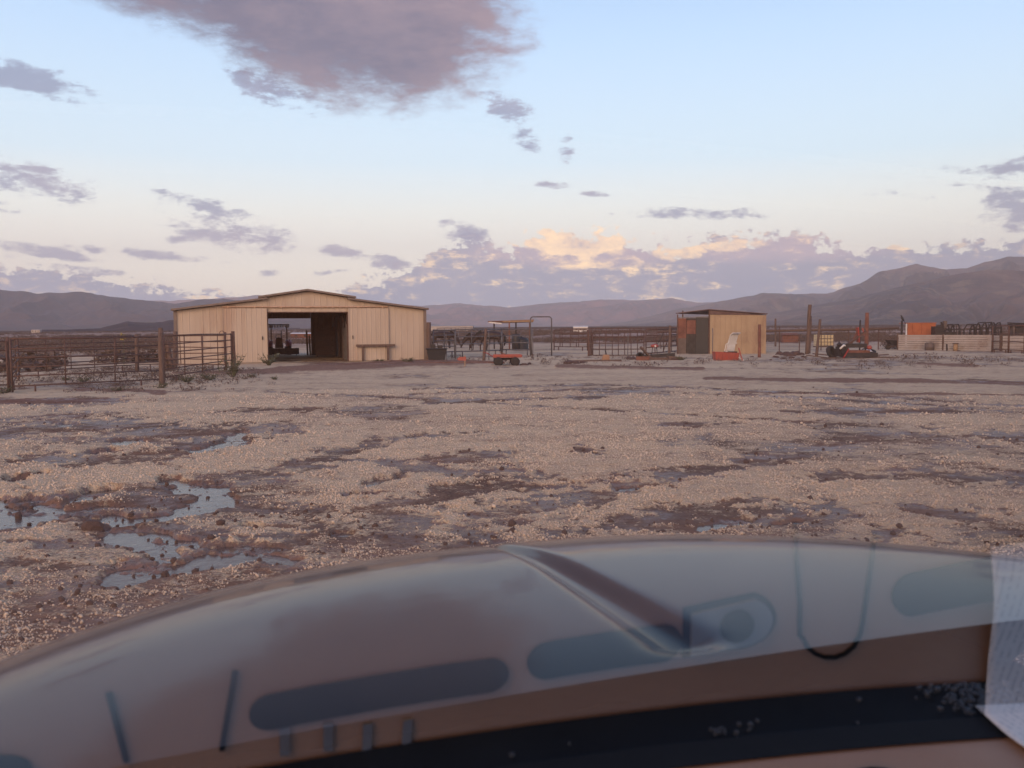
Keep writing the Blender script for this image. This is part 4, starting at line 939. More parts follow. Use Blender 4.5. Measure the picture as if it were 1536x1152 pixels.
tyre((q[0] - .85, q[1] + .1), .22, .14, 'small tyre leaning on the left end of the junk heap by the shed', (1.2, 0, .5), .2)
rs = thing('scrap_sheet', 'rusty red bent sheet lying low at the left of the junk heap by the shed', 'sheet', (q[0] - .75, q[1] - .25, 0)); MB().box(-.35, .3, -.02, .02, 0, .22).box(-.35, .3, .02, .25, 0, .02).build('sheet_metal', M['redsteel'], rs)
ro = thing('red_mower', 'small bright red machine with white knob standing on thin legs behind the junk heap', 'machine', (*P(982, 49), 0))
MB().lathe([(.05, .50), (.20, .52), (.24, .60), (.16, .68), (.04, .70)], n=16).build('cover', M['redplastic'], ro, True); MB().lathe([(.05, -.27), (.05, -.23)], (0, 0, .58), 'y', 10).build('knob', M['white'], ro)
for x in (-.16, .16): MB().tube([(x, 0, 0), (x * .7, 0, .53)], .02, 6).build('leg', M['dark'], ro)
MB().tube([(.1, 0, .6), (.35, 0, 1.0), (.5, 0, 1.35)], .02, 6).build('handle', M['dark'], ro)

# ------------------------------------------------------------------ shed
sA = gp(1063.5, 531.5); Ys = sA[1]
sang = -0.10
shed = thing('small_shed', 'small tan sheet-metal shed with dark open side and tilted purple-brown roof', 'shed', (sA[0], sA[1], 0), sang)
SW, SD, SH = 3.22, 3.6, 2.30
siding_run(0.02, SW, 0.03, lambda x: SH + 0.02 - 0.06 * x / SW, shed, M['shed'], width=0.80)
for x, y in ((0, 0), (SW, .05), (-1.25, 3.1), (SW - .6, SD)): MB().box(x - .04, x + .04, y - .04, y + .04, 0, SH + .32 if x < 1 else SH).build('corner_post', M['rust'] if x < 1 else M['shed'], shed)
# left side going back-left: rust-red and brown sheets; black sheets paint the opening's shade
lx, ly = -1.78, 0.55
def leftwall(t0, t1, z0, z1, mt):
    a = (lx * t0, ly * t0); b_ = (lx * t1, ly * t1)
    v = [(a[0], a[1], z0), (b_[0], b_[1], z0), (b_[0], b_[1], z1), (a[0], a[1], z1)]; n_ = (0.02, 0.05)
    return MB().add(v + [(p[0] + n_[0], p[1] + n_[1], p[2]) for p in v], [(0, 1, 2, 3), (7, 6, 5, 4), (0, 4, 5, 1), (1, 5, 6, 2), (2, 6, 7, 3), (3, 7, 4, 0)]).build('rust_or_shade_sheet', mt, shed)
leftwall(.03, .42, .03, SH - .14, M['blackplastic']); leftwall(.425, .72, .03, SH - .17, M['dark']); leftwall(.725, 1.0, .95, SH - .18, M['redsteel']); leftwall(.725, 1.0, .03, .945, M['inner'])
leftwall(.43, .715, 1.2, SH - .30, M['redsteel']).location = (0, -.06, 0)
for t0 in (0.0, 1.0): MB().box(lx * t0 - .035, lx * t0 + .035, ly * t0 - .035, ly * t0 + .035, 0, SH + .20 * (1 - t0) + .05).build('corner_post', M['rust'], shed)
siding_run(0.1, SD, 0.03, SH - .1, shed, M['shed'], y=SW - .05, axis='y', width=1.2)
MB().add([(-.02, -.12, SH + .30), (SW + .1, -.10, SH + .02), (SW - .4, SD, SH - .04), (-1.9, .50, SH + .10), (-.02, -.12, SH + .345), (SW + .1, -.10, SH + .065), (SW - .4, SD, SH + .0), (-1.9, .50, SH + .145)],
         [(0, 3, 2, 1), (4, 5, 6, 7), (0, 1, 5, 4), (1, 2, 6, 5), (2, 3, 7, 6), (3, 0, 4, 7)]).build('roof', M['purple'], shed)
MB().bar((lx, ly, SH - .14), (0, 0, SH - .10), .05, .05).build('side_rail', M['greypipe'], shed)
MB().add([(.05, -.03, SH + .03), (SW, -.03, SH - .03), (.05, -.03, SH + .27), (.05, 0, SH + .03), (SW, 0, SH - .03), (.05, 0, SH + .27)], [(0, 1, 2), (5, 4, 3), (0, 3, 4, 1), (1, 4, 5, 2), (2, 5, 3, 0)]).build('gable_strip', M['purple'], shed)
post(gp(1139, 537), 1.72, .075, 'rusty steel post in front of the right end of the shed', M['redsteel'])
# red tub with white chair
tq = gp(1090, 541)
rt = thing('red_tub', 'bright red open plastic tub in front of the shed', 'tub', (tq[0], tq[1], 0), .05)
MB().add([(-.58, -.22, .03), (.50, -.22, .03), (.50, .25, .03), (-.58, .25, .03), (-.64, -.27, .44), (.54, -.27, .38), (.54, .30, .38), (-.64, .30, .44), (-.60, -.24, .42), (.51, -.24, .36), (.51, .27, .36), (-.60, .27, .42)],
         [(3, 2, 1, 0), (0, 1, 5, 4), (1, 2, 6, 5), (2, 3, 7, 6), (3, 0, 4, 7), (4, 5, 9, 8), (5, 6, 10, 9), (6, 7, 11, 10), (7, 4, 8, 11), (8, 9, 10, 11)]).build('tub_shell', M['redplastic'], rt)
for k in range(5): x = -.5 + k * .25; MB().box(x - .02, x + .02, -.275, -.24, .06, .38).build('rib', M['redplastic'], rt)
MB().bar((.48, -.3, .62), (.66, -.32, .02), .07, .05).build('leg', M['redplastic'], rt); MB().bar((.5, -.25, .16), (.74, -.3, .02), .10, .05).build('foot_pad', M['white'], rt)
ch = thing('white_chair', 'white plastic chair lying tipped back in the red tub', 'chair', (tq[0] + .22, tq[1] + .05, .42), -1.1)
V = []; F = []
sp = [(-.22, .03), (-.10, .02), (-.06, .12), (.0, .36), (.10, .60), (.20, .82), (.36, .92)]
for (x, z) in sp:
    for y in (-.24, .24): V += [(x, y, z), (x + .035, y, z - .02)]
for i in range(len(sp) - 1):
    a = i * 4; F += [(a, a + 2, a + 6, a + 4), (a + 1, a + 5, a + 7, a + 3), (a, a + 4, a + 5, a + 1), (a + 2, a + 3, a + 7, a + 6)]
F += [(0, 1, 3, 2), (len(V) - 4, len(V) - 2, len(V) - 1, len(V) - 3)]
MB().add(V, F).build('shell', M['white'], ch)
for y in (-.26, .26): MB().tube([(-.15, y, .05), (-.05, y, .38), (.10, y, .42)], .025, 6).build('armrest', M['white'], ch)
MB().box(-.35, .2, -.15, .2, -.06, .02).build('seat_pad', M['dark'], ch)

# ------------------------------------------------------------------ right corral
G3 = 'posts of the right corral'
rail_y = 58.0
rl = thing('long_rail_fence', 'long dark horizontal rail on slim posts running right from the shed', 'rail fence', (0, 0, 0))
MB().tube([(*P(1147, rail_y), 1.30), (*P(1250, rail_y), 1.36), (*P(1348, rail_y), 1.44)], .085, 8).build('rail', M['wood'], rl, True)
for px_ in (1232, 1273, 1318): MB().tube([(*P(px_, rail_y + .1), 0), (*P(px_, rail_y + .1), 1.34)], .035, 6).build('slim_post', M['rust'], rl)
wm = MB()
for k in range(34):
    x0, y0 = P(1148 + k * 3.0, rail_y - .12); wm.tube([(x0, y0, .06), (x0, y0, 1.28)], .006, 3, cap=False)
for k in range(8):
    wm.tube([(*P(1148, rail_y - .12), .06 + k * .17), (*P(1247, rail_y - .12), .06 + k * .17)], .006, 3, cap=False)
o = wm.build('wire_mesh', M['greypipe'], rl)
for px_, pb, pt, r, ln, lb, mm in ((1163, 520, 478, .075, (0, 0), 'dark slim post right of the shed behind the long rail', 'wood'), (1210.5, 532, 457, .115, (.12, 0), 'tallest weathered wooden post with a splintered top', 'wood'),
      (1214, 531, 474, .07, (.06, 0), 'shorter post bound to the tallest wooden post', 'wood'), (1224.5, 536, 479, .08, (.16, 0), 'leaning dark post between the tallest post and the cream tank', 'wood'),
      (1299, 532, 469, .12, (.02, 0), 'thick reddish post rising from the scrap heap', 'redsteel'), (1289.5, 528, 480, .055, (0, 0), 'thin dark post just left of the thick reddish post', 'dark'),
      (1351.5, 524, 481, .075, (.02, 0), 'dark post with a bird perched on it', 'dark'), (1169, 530, 490, .03, (0, 0), 'thin rod right of the slim post near the shed', 'rust'), (1199, 531, 503, .03, (0, 0), 'short thin rod left of the tallest post', 'rust')):
    p = gp(px_, pb); post(p, zp(px_, pt, p[1]), r * .9, lb, M[mm], ln, group=None)
# bird
bp = gp(1351.5, 524); bz = zp(1352, 481, bp[1])
bd = thing('bird', 'dark bird perched on the post left of the orange container', 'bird', (bp[0] + .03, bp[1], bz), 0)
V = [(0, 0, .16), (.06, 0, .08), (.14, 0, -.04), (-.03, 0, .24), (-.05, 0, .34), (-.12, 0, .34)]; E = [(0, 1), (1, 2), (0, 3), (3, 4), (4, 5)]
skin_body('body', V, E, [.085, .08, .03, .06, .055, .012], M['blackplastic'], bd)
MB().add([(.08, -.03, .04), (.08, .03, .04), (.24, .04, -.22), (.24, -.04, -.22), (.10, -.03, .02), (.10, .03, .02), (.25, .04, -.23), (.25, -.04, -.23)], [(0, 1, 2, 3), (7, 6, 5, 4), (0, 4, 5, 1), (1, 5, 6, 2), (2, 6, 7, 3), (3, 7, 4, 0)]).build('tail', M['blackplastic'], bd)
for y in (-.03, .03): MB().tube([(.0, y, .10), (0, y, -.01)], .008, 4).build('leg', M['dark'], bd)
# cream tank in cage
ct = thing('caged_water_tank', 'cream plastic water tank in a wire cage behind the leaning post', 'tank', (*P(1235.5, 66), 0), .05)
MB().box(-.56, .56, -.45, .45, .12, .95).build('tank_body', M['cream'], ct)
for k in range(6): x = -.58 + k * .232; MB().tube([(x, -.48, .08), (x, -.48, 1.0)], .018, 5).build('cage_bar', M['greypipe'], ct)
for k in range(4): z = .14 + k * .27; MB().tube([(-.6, -.49, z), (.6, -.49, z)], .018, 5).build('cage_bar', M['greypipe'], ct)
MB().box(-.6, .6, -.5, .5, 0, .1).build('pallet', M['wood'], ct)
# scrap heap
q = gp(1283, 538); X0, Y0 = q
G4 = 'scrap pieces heaped round the thick reddish post'
tyre((X0 - 1.15, Y0 + .1), .33, .22, 'large worn tyre tilted at the left end of the scrap heap by the reddish post', (1.15, .2, .6), .32)
tyre((X0 + .75, Y0 + .2), .34, .20, 'tyre lying flat at the right end of the scrap heap by the reddish post', (.25, .1, 0), .34)
eg = thing('engine_block', 'black engine with pale cover leaning at the left of the scrap heap', 'engine', (X0 - .75, Y0 - .05, 0), .4)
MB().box(-.28, .28, -.2, .2, .12, .50).box(-.2, .2, -.15, .15, .50, .62).build('block', M['dark'], eg)
MB().lathe([(.22, -.05), (.2, .03), (.1, .07)], (.0, -.22, .38), 'y', 20).build('flywheel', M['dark'], eg); MB().tube([(-.25, -.22, .5), (-.05, -.25, .68), (.2, -.22, .62)], .05, 8).build('cover', M['white'], eg, True)
MB().lathe([(.09, .62), (.14, .70), (.02, .84)], (-.1, 0, 0), n=10).build('air_filter', M['dark'], eg)
md_ = thing('mower_deck', 'flat dark machine deck with red frame in the middle of the scrap heap', 'machine', (X0 + .1, Y0, 0), 0)
MB().box(-.75, .85, -.4, .4, .08, .30).build('deck', M['dark'], md_)
MB().box(-.6, .5, -.3, .3, .30, .42).build('frame', M['redsteel'], md_); MB().box(-.7, .35, -.3, .35, .55, .75).build('top_plate', M['dark'], md_)
for x in (-.6, .3): MB().box(x - .03, x + .03, -.25, -.2, .42, .56).build('strut', M['dark'], md_)
MB().lathe([(.03, -.1), (.11, -.06), (.11, .06), (.03, .1)], (.42, -.42, .56), 'y', 14).build('lamp', M['redplastic'], md_, True)
MB().lathe([(.75, .0), (.5, .09), (.3, .13)], (1.15, .1, .34), n=16).build('pale_cover', M['white'], md_, True).scale = (.4, .4, 1)
MB().bar((-.6, -.45, .50), (-.9, -.55, .05), .05, .05).build('leg', M['red'], md_)
rj = thing('red_jack_frame', 'red steel lifting frame leaning against the thick reddish post', 'frame', (X0 + .05, Y0 + .1, 0))
MB().bar((-.55, 0, .62), (.55, .1, 1.35), .13, .10).build('beam', M['rust'], rj)
MB().bar((.12, .15, 1.55), (.18, .15, .8), .30, .05).build('plate', M['red'], rj); MB().bar((.38, .15, 1.52), (.45, .12, 1.15), .18, .05).build('plate', M['red'], rj)
MB().bar((-.2, .1, .7), (.15, .12, 1.45), .08, .06).build('strut', M['redsteel'], rj)
for k, (dx__, dy__, l, rz, ry, z, lb) in enumerate(((1.4, -.1, 1.3, -.25, .02, .07, 'long weathered plank lying right of the scrap heap'), (1.2, .25, 1.1, .1, -.05, .16, 'plank resting on others right of the scrap heap'), (-1.5, .2, 1.2, .3, .1, .20, 'plank sloping down at the left of the scrap heap'),
      (-1.9, .1, 1.0, -.3, .12, .12, 'short plank lying left of the scrap heap beside the leaning post'), (.9, -.35, 1.2, -.5, .0, .05, 'thin dark plank pointing towards the yard from the scrap heap'), (-1.3, -.2, .9, .2, 0, .06, 'low plank under the worn tyre at the scrap heap'))):
    plank((X0 + dx__, Y0 + dy__), l, .16, .05, rz, ry, lb, z=z)
# wheelbarrow
wq = gp(1341, 525)
wb = thing('wheelbarrow', 'dark wheelbarrow standing at the left end of the pale board fence', 'wheelbarrow', (*wq, 0), math.pi + .1)
MB().add([(-.30, -.22, .30), (.30, -.22, .35), (.30, .22, .35), (-.30, .22, .30), (-.42, -.32, .62), (.48, -.30, .66), (.48, .30, .66), (-.42, .32, .62)], [(3, 2, 1, 0), (0, 1, 5, 4), (1, 2, 6, 5), (2, 3, 7, 6), (3, 0, 4, 7)]).build('tray', M['dark'], wb)
w = MB().lathe([(.1, -.04), (.17, -.05), (.19, 0), (.17, .05), (.1, .04)], (.42, 0, .19), 'y', 16).build('wheel', M['rubber'], wb, True)
for y in (-.2, .2): MB().tube([(.42, y * .3, .19), (-.3, y, .33), (-.85, y * 1.4, .55)], .022, 6).build('handle', M['wood'], wb); MB().tube([(-.25, y, .33), (-.32, y, 0)], .02, 6).build('leg', M['dark'], wb)

# pale board fence: sections of horizontal boards
def board_fence(p0, p1, h, n, label, grp, m=M['whitesheet'], step=0.012):
    a = math.atan2(p1[1] - p0[1], p1[0] - p0[0]); L = math.hypot(p1[0] - p0[0], p1[1] - p0[1]); t_ = thing('board_fence', label, 'fence', (p0[0], p0[1], 0), a, grp)
    R_ = random.Random(int(L * 100)); bh = h / n
    for k in range(n): MB().box(0.05 + R_.uniform(0, .03), L - .05, -.02 - (k % 2) * step, .02 - (k % 2) * step, .03 + k * bh + .008, .03 + (k + 1) * bh - .012).build('board', m, t_)
    for x in (0, L): MB().box(x - .045, x + .045, .03, .12, 0, h + .08).build('post', M['wood'], t_)
    return t_
G5 = 'pale horizontal board fence sections at the right'
a1, a2, a3, a4, a5 = gp(1346, 525.5), gp(1414, 526.5), gp(1488, 527.5), gp(1512, 528), gp(1580, 529)
board_fence(a1, a2, .98, 7, 'pale board fence section right of the wheelbarrow below the orange container', G5)
board_fence(a2, a3, .98, 7, 'pale board fence section in the middle, behind the two small barrels', G5)
board_fence((a3[0] + .15, a3[1] + .9), (a4[0], a4[1] + .9), .95, 6, 'narrow pale board fence section seen through the first rusty panel', G5)
board_fence((a4[0] + .1, a4[1] + .9), (a5[0], a5[1] + .9), .92, 6, 'pale board fence section at the right edge of the photo', G5)
pipe_panel(gp(1488, 529), gp(1512, 530), 1.55, 4, 0, 'rusty pipe panel left of the last one at the right edge', 'rusty panels at the right edge', M['rust'], r=.03, low=.2)
pipe_panel(gp(1513, 530), gp(1536, 531), 1.55, 4, 0, 'rusty pipe panel touching the right edge of the photo', 'rusty panels at the right edge', M['rust'], r=.03, low=.2)
# orange container box wagon
ob_ = thing('orange_container', 'weathered orange steel box wagon standing behind the pale board fence', 'container', (*P(1376, 62), 0), 0.02)
obx, obz0, obz1 = 0.98, 1.02, 1.72
for k in range(6):
    x0 = -obx + k * (2 * obx / 6); MB().box(x0 + .006, x0 + 2 * obx / 6 - .006, -.62 - (k % 2) * .012, -.58, .62, obz1).build('side_panel', M['orange'], ob_)
MB().box(-obx - .04, obx + .04, -.655, .6, obz1 + .002, obz1 + .06).build('top_edge', M['orange'], ob_)
MB().box(-obx, obx, -.57, .6, .5, .62).build('floor_frame', M['dark'], ob_)
MB().box(-obx - .12, -obx - .05, -.66, -.58, .1, obz1).build('corner_post', M['white'], ob_)
for x in (-.6, .6): MB().lathe([(.15, -.1), (.3, -.11), (.33, 0), (.3, .11), (.15, .1)], (x, -.2, .33), 'y', 18).build('wheel', M['rubber'], ob_, True)
# bucket and barrels in front of the boards
q = gp(1394, 526.5); o = thing('grey_drum', 'squat grey-brown drum in front of the pale board fence', 'drum', (*q, 0)); MB().lathe([(.24, 0), (.27, .05), (.27, .22), (.285, .24), (.27, .26), (.27, .46), (.25, .5)], n=20).build('drum_body', M['inner'], o, True); MB().lathe([(.22, .47), (.22, .52), (.03, .53)], n=16).build('lid', M['dark'], o)
q = gp(1433, 527); o = thing('brown_barrel', 'narrow brown barrel with flat lid in front of the middle fence boards', 'barrel', (*q, 0)); MB().lathe([(.12, 0), (.14, .2), (.12, .42), (.11, .46)], n=16).build('barrel_body', M['tanwood'], o, True); MB().lathe([(.17, .46), (.17, .51), (.02, .52)], n=16).build('lid', M['wood'], o)
post(gp(1420, 527.2), .45, .05, 'short dark stub beside the brown barrel', M['dark'], cat='stub', name='wooden_stub')
rock(gp(1438, 527.5), .10, 'brown stone at the foot of the brown barrel', 95)
# machinery behind the boards
def hoop(px, w, h, y, label, lean=0.1):
    t_ = thing('hay_feeder', label, 'feeder', (*P(px, y), 0), .0, 'pipe hay feeders behind the board fence')
    for yy in (0, .8):
        MB().tube([(-w / 2, yy, 0), (-w / 2, yy, h * .8), (-w / 2 + .1 + lean, yy, h), (w / 2 - .12, yy, h + .03), (w / 2, yy, h * .82), (w / 2 + .05, yy, 0)], .05, 6).build('hoop', M['dark'], t_, True)
    for k in range(4): x = -w / 2 + (k + .5) * w / 4; MB().tube([(x, 0, .5), (x, 0, h - .05)], .025, 5).build('bar', M['dark'], t_)
    for z in (h * .8, h * .45): MB().tube([(-w / 2, 0, z), (w / 2, 0, z)], .04, 5).build('cross_rail', M['dark'], t_)
    return t_
hoop(1433, .65, 1.62, 61, 'small pipe hay feeder second from the orange container'); hoop(1463, .75, 1.62, 62, 'pipe hay feeder left of the tall double feeder'); hoop(1481, .8, 1.74, 61, 'tall double hay feeder with the highest hoops'); hoop(1497, .5, 1.72, 63, 'narrow hay feeder right of the tall double one')
hoop(1417, .7, 1.55, 63, 'low pipe hay feeder nearest to the dark implement')
im = thing('farm_implement', 'dark farm implement right of the orange container behind the fence', 'implement', (*P(1410, 60), 0))
MB().box(-.45, .10, -.3, .3, .5, 1.52).build('hopper', M['dark'], im); MB().box(.0, .95, -.25, .25, .9, 1.15).build('deck', M['dark'], im); MB().bar((.1, 0, 1.35), (1.6, 0, 1.25), .09, .09).build('drawbar', M['dark'], im)
MB().tube([(.15, 0, 1.4), (.08, 0, 1.82)], .06, 6).build('lever', M['dark'], im); MB().box(.22, .42, -.1, .1, 1.4, 1.88).build('seat', M['inner'], im)
for x in (-.2, .6): MB().lathe([(.1, -.07), (.42, -.08), (.45, 0), (.42, .08), (.1, .07)], (x, -.4, .45), 'y', 18).build('wheel', M['rubber'], im, True)
pr = thing('pipe_rack', 'rack of stacked dark pipes at the right edge above the board fence', 'pipe rack', (*P(1528, 60), 0))
for k in range(5): MB().tube([(-.75 + k * .06, k * .1, 1.72 - k * .1), (1.4, k * .1, 1.62 - k * .09)], .045, 6).build('pipe', M['dark'], pr)
for x in (-.3, .9): MB().box(x - .05, x + .05, 0, .5, 0, 1.6).build('stand', M['inner'], pr)
MB().box(-.2, .6, .0, .5, .9, 1.35).build('crate', M['dark'], pr)

# far things on the plain
def far_box(px, y, w, h, m, lb, name, cat, roofm=None, z0=0.0, nw=3):
    t_ = thing(name, lb, cat, (*P(px, y), 0)); MB().box(-w / 2, w / 2, 0, w * .4, z0, h).build('wall', m, t_)
    MB().add([(-w * .53, -.15, h), (w * .53, -.15, h), (w * .53, w * .45, h), (-w * .53, w * .45, h), (-w * .5, w * .2, h * 1.12 + .1), (w * .5, w * .2, h * 1.12 + .1)], [(3, 2, 1, 0), (0, 1, 5, 4), (2, 3, 4, 5), (0, 4, 3), (1, 2, 5)]).build('roof', roofm or m, t_)
    for k in range(nw): MB().box(-w * .35 + k * w * .3, -w * .27 + k * w * .3, -.06, -.002, h * .35, h * .75).build('window', M['dark'], t_)
    return t_
far_box(871, 260, 4.2, 1.5, M['white'], 'white trailer far out on the plain behind the corral gate', 'far_trailer', 'trailer')
far_box(458, 150, 5.0, 0.75, M['redsteel'], 'low orange-roofed hut seen through the barn aisle', 'far_hut', 'hut', M['white'])
far_box(53, 520, 5, 1.8, M['whitesheet'], 'tiny white house on the plain at the far left', 'far_house', 'house')
far_box(668, 420, 26, 2.2, M['whitesheet'], 'long pale greenhouse far behind the horses', 'far_greenhouse', 'greenhouse', nw=0)
far_box(1186, 84, 1.5, .72, M['redsteel'], 'small dark red box hut behind the wire mesh', 'low_hut', 'hut', nw=0)

# ------------------------------------------------------------------ the car we look out of
CY = math.radians(19.4)
car = thing('parked_car', 'dark blue car seen from its driver seat, hood and dashboard below the view', 'car', (0, 0, 0), CY)
cx0 = 0.66
def hood_z(u, v):
    w = (u - cx0) / 0.98
    vp = v + 0.36 * np.abs(w) ** 2.6
    d1 = np.maximum(vp - 1.0, 0)
    z = 1.252 - 0.012 * (vp - 1.0) - 0.022 * d1 ** 2.4 - 0.20 * np.maximum(vp - 1.55, 0) ** 2 - 0.9 * np.maximum(vp - 1.95, 0) ** 2 - 0.02 * np.abs(w) ** 2
    c = 0.640; wd = 0.017 + 0.030 * np.clip((1.95 - v) / .85, 0, 1)
    du = (u - c) / wd
    z = z - 0.017 * np.exp(-np.abs(du) ** 2.5) * sst(v, 1.03, 1.10)
    return z
uu = np.concatenate([np.linspace(-0.62, 0.52, 120), np.linspace(0.525, 0.76, 95), np.linspace(0.77, 1.94, 120)]); vv = np.linspace(1.0, 2.42, 300)
VV, UU = np.meshgrid(vv, uu, indexing='ij')
ZZ = hood_z(UU, VV)
m, nt, b = new_mat('dark_blue_car_paint'); g = nt.nodes.new('ShaderNodeTexCoord'); v_ = X(nt, g.outputs['Object']); hx_, hy_, hz_ = sep(nt, v_)
b.inputs['Base Color'].default_value = (0.012, 0.017, 0.030, 1); b.inputs['Metallic'].default_value = 0.0; b.inputs['Roughness'].default_value = 0.35
b.inputs['Coat Weight'].default_value = 0.82; b.inputs['Coat IOR'].default_value = 1.22; b.inputs['Specular IOR Level'].default_value = 0.1
dn = noise(nt, cmb(nt, hx_ * 1.2, hy_ * 7.0, 0.0), 5.0, 7, 0.65)
nt.links.new(dn.sm(0.4, 0.75, 0.035, 0.11).k, b.inputs['Coat Roughness'])
drt = noise(nt, v_, 160, 3, 0.7).sm(0.62, 0.8) * noise(nt, v_, 5, 4, 0.6).sm(0.45, 0.65)
nt.links.new(mixc(nt, drt * 0.30 + dn.sm(0.55, 0.8) * 0.03, (0.012, 0.017, 0.030), (0.20, 0.16, 0.13)).k, b.inputs['Base Color'])
bn = nt.nodes.new('ShaderNodeBump'); bn.inputs['Strength'].default_value = 0.05; bn.inputs['Distance'].default_value = 0.004
nt.links.new(noise(nt, cmb(nt, hx_, hy_ * 3.0, 0.0), 6.0, 4, 0.6).k, bn.inputs['Height']); nt.links.new(bn.outputs[0], b.inputs['Coat Normal'])
paint = m
grid_mesh('hood', UU, VV, ZZ, paint, parent=car)
# shell below the hood, wings, roof, pillars
sk_ = MB().box(-.30, 1.62, 1.0, 1.9, .45, .98).box(-.35, 1.67, 1.75, 2.0, .42, .62)
sk_.build('engine_bay', M['blackplastic'], car)
for u_, nm in ((-.40, 1), (1.72, -1)):
    w = MB().lathe([(.2, -.11), (.33, -.12), (.37, -.06), (.37, .06), (.33, .12), (.2, .11)], (u_ + nm * .16, 1.35, .37), 'x', 28).build('front_wheel', M['rubber'], car, True)
    MB().lathe([(.04, -.09), (.2, -.1), (.2, .1), (.04, .09)], (u_ + nm * .16, 1.35, .37), 'x', 20).build('rim', M['greypipe'], w)
WZ, WA = 1.198, math.tan(math.radians(36)); VB = lambda u: 0.94 - 0.145 * (u - 0.115) ** 2
us = np.linspace(-0.62, 1.62, 140); ss = np.linspace(0, 1.0, 12)
SS, US = np.meshgrid(ss, us, indexing='ij')
gl, nt, b = new_mat('windshield_glass'); N = nt.nodes; nt.nodes.remove(b)
ge = N.new('ShaderNodeNewGeometry'); dt = N.new('ShaderNodeVectorMath'); dt.operation = 'DOT_PRODUCT'
nt.links.new(ge.outputs['Incoming'], dt.inputs[0]); nt.links.new(ge.outputs['Normal'], dt.inputs[1])
c_ = X(nt, dt.outputs['Value']).ab()
fr1 = ((1.0 - c_).pw(5.0) * 0.96 + 0.04)
fac = (fr1 * 2.0) / (fr1 + 1.0)
tb_ = N.new('ShaderNodeBsdfTransparent'); tb_.inputs[0].default_value = (0.97, 0.975, 0.97, 1)
gb = N.new('ShaderNodeBsdfGlossy'); gb.inputs['Roughness'].default_value = 0.012
nt.links.new(noise(nt, None, 9, 4).sm(0.45, 0.7, 0.008, 0.03).k, gb.inputs['Roughness'])
mx_ = N.new('ShaderNodeMixShader'); nt.links.new(fac.k, mx_.inputs[0]); nt.links.new(tb_.outputs[0], mx_.inputs[1]); nt.links.new(gb.outputs[0], mx_.inputs[2])
nt.links.new(mx_.outputs[0], N['Material Output'].inputs['Surface'])
grid_mesh('windshield', US, VB(US) - SS, WZ + SS * WA, gl, parent=car)
# dashboard top, following the foot of the glass
DZ = 1.19
mdash = mat('tan_dash_vinyl', (0.42, 0.22, 0.125), (0.37, 0.19, 0.11), 0.7, scale=3, bump=0.12, bscale=260)
mdark = mat('black_dash_vinyl', (0.012, 0.012, 0.013), (0.018, 0.018, 0.019), 0.9, scale=5, bump=0.1, bscale=200, spec=0.12)
vq = np.linspace(0, 1, 60); uq = np.linspace(-0.60, 1.60, 160); VQ, UQ = np.meshgrid(vq, uq, indexing='ij')
front = VB(UQ) - 0.044; back = 0.33 + 0.0 * UQ
VD = front * VQ + back * (1 - VQ); ZD = DZ - 0.10 * np.clip((0.45 - VD) / 0.12, 0, 1) ** 2
grid_mesh('dashboard', UQ, VD, ZD, mdash, parent=car)
vq2 = np.linspace(0, 1, 5); VQ2, UQ2 = np.meshgrid(vq2, uq, indexing='ij')
grid_mesh('dash_edge_strip', UQ2, VB(UQ2) - 0.048 + VQ2 * 0.048, DZ + 0.003 + VQ2 * 0.004, mdark, parent=car)
grid_mesh('cowl', UQ2, VB(UQ2) + 0.004 + VQ2 * (0.14), WZ - 0.012 + VQ2 * 0.006 * np.sin(UQ2 * 40), mdark, parent=car)
# defroster slots, sensor plate, tray outline on the dash
def flat_poly(name, pts, m, z=DZ + .004, parent=car, holes=None, th=.003):
    n_ = len(pts); V = [(p[0], p[1], z) for p in pts] + [(p[0], p[1], z - th) for p in pts]
    F = [tuple(range(n_))] + [(i, i + n_, (i + 1) % n_ + n_, (i + 1) % n_) for i in range(n_)]
    return MB().add(V, F).build(name, m, parent)
def pill(p0, p1, r, n=12):
    a = math.atan2(p1[1] - p0[1], p1[0] - p0[0]); out = []
    for k in range(n + 1): th = a - math.pi / 2 + math.pi * k / n; out.append((p1[0] + r * math.cos(th), p1[1] + r * math.sin(th)))
    for k in range(n + 1): th = a + math.pi / 2 + math.pi * k / n; out.append((p0[0] + r * math.cos(th), p0[1] + r * math.sin(th)))
    return out
DASH_FEATURES = True
DU, DV = -.025, -.052
vents = (((.086, .874), (.312, .864), .022), ((.378, .850), (.512, .834), .024), ((.818, .757), (.95, .715), .026), ((-.26, .84), (-.150, .885), .022))
for p0, p1, r in vents:
    v_o = flat_poly('defroster_vent', pill((p0[0] + DU, p0[1] + DV), (p1[0] + DU, p1[1] + DV), r), mdark, parent=car)
mgrey = mat('grey_sensor_cover', (0.20, 0.17, 0.15), (0.17, 0.145, 0.13), 0.5, scale=6, bump=0.02)
def dshape(s): return [(DU + x, DV + y) for x, y in [(.536 + (1 - s) * .05, .792 + (1 - s) * .03), (.545 + (1 - s) * .045, .850 - (1 - s) * .03)] + [(.605 + s * .040 * math.cos(a_), .816 - .012 + s * .033 * math.sin(a_)) for a_ in np.linspace(1.3, -1.3, 11)]]
flat_poly('sensor_frame', dshape(1.10), mdark, z=DZ + .003, parent=car)
so_ = flat_poly('sensor_cover', dshape(0.93), mgrey, z=DZ + .007, parent=car)
MB().lathe([(.021, DZ + .006), (.020, DZ + .011), (.004, DZ + .013)], (.597 + DU, .807 + DV, 0), n=24).build('light_sensor', mdark, so_, True)
